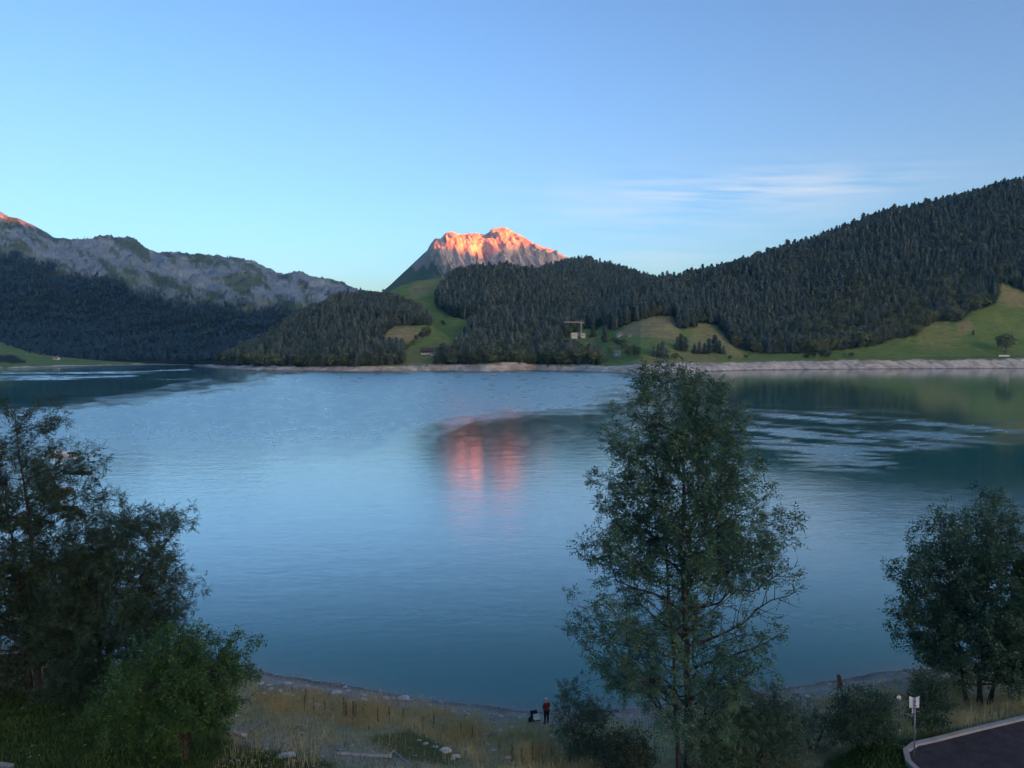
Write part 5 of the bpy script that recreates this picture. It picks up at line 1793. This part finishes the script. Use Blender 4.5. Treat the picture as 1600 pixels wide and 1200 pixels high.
for i, (a, b_, w) in enumerate(STONES):
    p = on_ground(a, b_ + w * 0.15)
    sz = w / F * p.y * 1.05
    o = bpy.data.objects.new('stone', SM[i % 6])
    COL.objects.link(o)
    o.location = p + Vector((0, 0, sz * 0.08))
    o.scale = (sz * 1.05, sz * q.uniform(0.6, 0.9), sz * q.uniform(0.36, 0.55))
    o.rotation_euler = (q.gauss(0, 0.12), q.gauss(0, 0.12), q.uniform(-0.5, 0.5))
    o['category'] = 'stone'
    if a < 640 and b_ < 1110:
        o['label'], o['group'] = 'pale stone on the waterside strip right of the bright green tree', 'stones on the left shore strip'
    elif a < 760 and b_ > 1150:
        o['label'], o['group'] = 'pale stone in the row along the straw grass near the driftwood', 'stones near the driftwood'
    elif a < 900:
        o['label'], o['group'] = 'pale stone on the shore left of the person', 'stones left of the person'
    else:
        o['label'], o['group'] = 'pale stone on the stony shore right of the ash tree', 'stones on the right shore'
for (a, b_, w, fl, lab) in ((632, 1092, 21, 0.5, 'largest pale boulder at the water edge in the middle of the left shore'), (450, 1182, 32, 0.25, 'long flat pale rock at the lawn edge left of the driftwood log')):
    p = on_ground(a, b_)
    sz = w / F * p.y * 1.1
    o = bpy.data.objects.new('boulder', SM[2])
    COL.objects.link(o)
    o.location = p
    o.scale = (sz * 1.1, sz * 0.75, sz * fl)
    o['label'], o['category'] = lab, 'boulder'


# ------------------------------------------------------------------ pebbles, grass
def pick(n, xr, yr, dens):
    """random ground points accepted with probability dens(px, py, x, y, d)"""
    x, y = rng.uniform(*xr, n), rng.uniform(*yr, n)
    z = GZ(x, y)
    px, py = project(np.stack([x, y, z], 1))
    ok = (px > -60) & (px < 1660) & (py < 1240)
    inlot = in_poly(x, y, [tuple(p) for p in LOT]) | (dist_poly(x, y, LOT) < 0.4)
    ok &= ~inlot
    ok &= rng.uniform(0, 1, n) < dens(px, py, x, y, shore_d(x, y))
    return x[ok], y[ok], z[ok], px[ok], py[ok]


def pebbles():
    x, y, z, px, py = pick(60000, (-45, 45), (38, 66), lambda px, py, x, y, d: np.where(d < -0.6, 0, 0.55 * smooth(5.0 + fbm(x / 4, y / 4, 4) * 6 - d, 0, 3) + 0.3 * in_poly(px, py, PATH) + 0.03))
    n = len(x)
    sz = np.clip(rng.lognormal(-2.35, 0.5, n), 0.04, 0.45)
    base = np.array([(1, 0, 0), (0.5, 0.8, 0.1), (-0.5, 0.85, -0.1), (-1, 0, 0.1), (-0.45, -0.8, 0), (0.5, -0.85, 0.1), (0.1, 0.1, 1), (0, 0, -0.6)], float) * 0.5
    fc = np.array([(0, 1, 6), (1, 2, 6), (2, 3, 6), (3, 4, 6), (4, 5, 6), (5, 0, 6)])
    an = rng.uniform(0, 6.28, n)
    c, s_ = np.cos(an), np.sin(an)
    V = np.repeat(base[None], n, 0) * (1 + rng.normal(0, 0.18, (n, 8, 3)))
    V = V * (sz[:, None, None] * np.array([1.0, 0.75, 0.5]))
    X = V[..., 0] * c[:, None] - V[..., 1] * s_[:, None] + x[:, None]
    Y = V[..., 0] * s_[:, None] + V[..., 1] * c[:, None] + y[:, None]
    V = np.stack([X, Y, V[..., 2] + z[:, None] + sz[:, None] * 0.08], -1).reshape(-1, 3)
    Fc = (fc[None] + (np.arange(n) * 8)[:, None, None]).reshape(-1, 3)
    tm = NT('pebble_stone', 0.9, 0.2)
    tm.color(tm.mix(tm.map(tm.noise(2.2, 3), 0.3, 0.7), (0.22, 0.20, 0.18), (0.56, 0.53, 0.48)))
    link('shore_pebbles', mesh_np('shore_pebbles', V, Fc), tm.m, kind='stuff', label='grey pebbles and cobbles scattered along the shore', category='pebbles')


pebbles()


def blades(name, x, y, z, h, w, mat, label, lean=0.25, cat='grass'):
    n = len(x)
    an = rng.uniform(0, 6.28, n)
    la = rng.uniform(0, 6.28, n)
    ll = np.abs(rng.normal(0, lean, n)) * h
    dx, dy = np.cos(an) * w / 2, np.sin(an) * w / 2
    lx, ly = np.cos(la) * ll, np.sin(la) * ll
    V = np.zeros((n, 5, 3))
    V[:, 0] = np.stack([x - dx, y - dy, z - 0.05], 1)
    V[:, 1] = np.stack([x + dx, y + dy, z - 0.05], 1)
    V[:, 2] = np.stack([x + dx * 0.8 + lx * 0.35, y + dy * 0.8 + ly * 0.35, z + h * 0.55], 1)
    V[:, 3] = np.stack([x - dx * 0.8 + lx * 0.35, y - dy * 0.8 + ly * 0.35, z + h * 0.55], 1)
    V[:, 4] = np.stack([x + lx, y + ly, z + h], 1)
    b_ = (np.arange(n) * 5)[:, None]
    link(name, mesh_np(name, V.reshape(-1, 3), [b_ + np.array([[0, 1, 2, 3]]), b_ + np.array([[3, 2, 4]])]), mat, kind='stuff', label=label, category=cat)


STRAW = [(395, 1085), (470, 1078), (560, 1096), (640, 1100), (740, 1122), (770, 1140), (840, 1146), (930, 1152), (1010, 1170), (1000, 1215), (760, 1215), (720, 1175), (640, 1140), (560, 1140), (480, 1118), (400, 1112)]
STRAW_R = [(1240, 1110), (1330, 1082), (1430, 1062), (1600, 1060), (1640, 1062), (1640, 1110), (1480, 1140), (1300, 1150)]
x, y, z, px, py = pick(190000, (-24, 40), (38, 62), lambda px, py, x, y, d: np.where(d < 0.5, 0, np.maximum.reduce([0.95 * soft(px, py, STRAW, 5, 7), 0.75 * soft(px, py, STRAW_R, 5, 7), 0.2 * soft(px, py, PATH, 5, 7) * ~in_poly(px, py, [(500, 1165), (650, 1165), (660, 1215), (500, 1215)])]) + 0.05 * (d < 14)) * np.clip(0.55 + fbm(x / 2.2, y / 2.2, 3) * 2.2, 0.08, 1))
blades('dry_grass', x, y, z, rng.uniform(0.25, 0.85, len(x)) * (0.7 + 0.6 * smooth(fbm(x / 3, y / 3, 2), -0.2, 0.3)), 0.022 + 0 * x, M['straw'], 'pale dry straw grass covering the shore slope')
x, y, z, px, py = pick(230000, (-48, 42), (33, 62), lambda px, py, x, y, d: np.clip(np.maximum.reduce([1.0 * soft(px, py, LAWN, 5, 7), 0.22 * soft(px, py, PATH, 5, 7), 0.6 * soft(px, py, GREEN, 5, 6), 0.9 * soft(px, py, LAWN_R, 5, 7), 0.10 * (d > 3)]), 0, 1) * (d > 1.2))
blades('green_grass', x, y, z, rng.uniform(0.10, 0.30, len(x)), 0.028 + 0 * x, M['lawn'], 'green grass of the lawns along the bottom of the picture', 0.4)
x, y, z, px, py = pick(60000, (-24, 42), (36, 60), lambda px, py, x, y, d: (d > 1.5) * 0.12 * np.maximum(soft(px, py, STRAW, 5, 7), 0.6 * soft(px, py, [(395, 1105), (480, 1090), (560, 1110), (600, 1135), (480, 1130)], 5, 7)) * smooth(fbm(x / 2.5 + 7, y / 2.5, 3), 0.05, 0.3))
blades('red_brown_weeds', x, y, z, rng.uniform(0.4, 1.0, len(x)), 0.02 + 0 * x, M['dock'], 'thin red-brown weed stalks among the straw grass', 0.12, 'weeds')


def dock_mesh(seed):
    q = random.Random(seed)
    stem, head = MB(), MB()
    stem.tube([(0, 0, -0.1), (0.01, 0, 0.5), (q.gauss(0, 0.04), q.gauss(0, 0.04), 1.0)], [0.014, 0.012, 0.006], 5)
    for i in range(110):
        zz = q.uniform(0.35, 1.0)
        r = 0.075 * (1.15 - zz) + 0.02
        a = q.uniform(0, 6.28)
        c = Vector((math.cos(a) * r * q.random(), math.sin(a) * r * q.random(), zz))
        d = Vector((q.gauss(0, 1), q.gauss(0, 1), q.gauss(0, 1))).normalized() * 0.03
        e = d.orthogonal().normalized() * 0.02
        head.add([c - d, c + e, c + d, c - e], [(0, 1, 2, 3)])
    for i in range(5):
        a = q.uniform(0, 6.28)
        d = Vector((math.cos(a), math.sin(a), 0.5)) * q.uniform(0.15, 0.3)
        e = Vector((-math.sin(a), math.cos(a), 0)) * 0.04
        o = Vector((0, 0, q.uniform(0.02, 0.25)))
        head.add([o, o + d * 0.5 + e, o + d, o + d * 0.5 - e], [(0, 1, 2, 3)])
    a, b_ = stem.mesh('stem'), head.mesh('seed_head')
    a.materials.append(M['dock'])
    b_.materials.append(M['dock'])
    return a, b_


DM = [dock_mesh(i) for i in range(4)]
q = random.Random(12)
DOCK = [(476, 1112, 26), (490, 1110, 20), (508, 1116, 24), (520, 1118, 20), (537, 1126, 36), (541, 1128, 30), (552, 1126, 30), (556, 1124, 24), (568, 1126, 22), (590, 1130, 24), (478, 1094, 18), (660, 1140, 20), (678, 1142, 26), (692, 1150, 18), (630, 1128, 22),
        (608, 1124, 20), (720, 1150, 20), (738, 1156, 22), (800, 1192, 30), (815, 1196, 28), (832, 1190, 30), (848, 1196, 34), (862, 1190, 26), (875, 1196, 34), (890, 1190, 30), (905, 1196, 30), (780, 1176, 22), (1250, 1120, 24), (1256, 1124, 20), (1232, 1118, 20)]
for i, (a, b_, hp) in enumerate(DOCK):
    p = on_ground(a, b_)
    hgt = hp / F * p.y * 1.05
    big = i in (4, 5, 6)
    t = thing('dock_plant', p, 'tall dark brown dock stalk in a trio amid the straw grass' if big else ('brown dock stalk in the reddish weeds near the young shrub' if 18 <= i <= 25 else 'dry brown dock stalk standing in the straw grass by the shore'), 'plant',
              'three tall dock stalks' if big else ('dock stalks near the young shrub' if 18 <= i <= 25 else 'dock stalks in the straw grass'), rz=q.uniform(0, 6))
    t.scale = (hgt * 0.9, hgt * 0.9, hgt)
    link('stem', DM[i % 4][0], None, t)
    link('seed_head', DM[i % 4][1], None, t)
# pale kerb edge in the bottom left corner
b = on_ground(-10, 1197)
ke = bpy.data.objects.new('path_edge', None)
COL.objects.link(ke)
ke['kind'] = 'structure'
for i in range(3):
    m = MB().box(-0.48, -0.14, -0.3, 0.48, 0.14, 0.06)
    o = m.build('edge_stone', M['concrete'], ke)
    o.location = b + Vector((0.55 - i * 0.99, -0.02 + i * 0.22, 0.05))
    o.rotation_euler = (0, 0, -0.22)

# ------------------------------------------------------------------ the air
hz = bpy.data.materials.new('haze_air')
hz.use_nodes = True
hn = hz.node_tree.nodes
hn.remove(hn['Principled BSDF'])
pv = hn.new('ShaderNodeVolumePrincipled')
pv.inputs['Color'].default_value = (0.14, 0.55, 1.0, 1)
pv.inputs['Density'].default_value = 2.7e-5
pv.inputs['Anisotropy'].default_value = 0.0
hz.node_tree.links.new(pv.outputs[0], hn['Material Output'].inputs['Volume'])
hb = MB().box(-20200, -13200, -10.5, 20200, 9300, 2450)
hb.build('haze', hz, kind='stuff', label='thin blue morning haze filling the valley air', category='haze')


# ------------------------------------------------------------------ labels that say which one, counted from the left
def count_labels(limit=20):
    words = ['first', 'second', 'third', 'fourth', 'fifth', 'sixth', 'seventh', 'eighth', 'ninth', 'tenth', 'eleventh', 'twelfth', 'thirteenth', 'fourteenth', 'fifteenth', 'sixteenth', 'seventeenth', 'eighteenth', 'nineteenth', 'twentieth']
    groups = {}
    for o in COL.objects:
        if o.parent is None and o.get('group') and o.get('label'):
            groups.setdefault(o['label'], []).append(o)
    for lab, obs in groups.items():
        if 1 < len(obs) <= limit:
            obs.sort(key=lambda o: o.location.x / max(o.location.y, 1))
            for i, o in enumerate(obs):
                o['label'] = lab + ', ' + words[i] + ' from left'


count_labels()
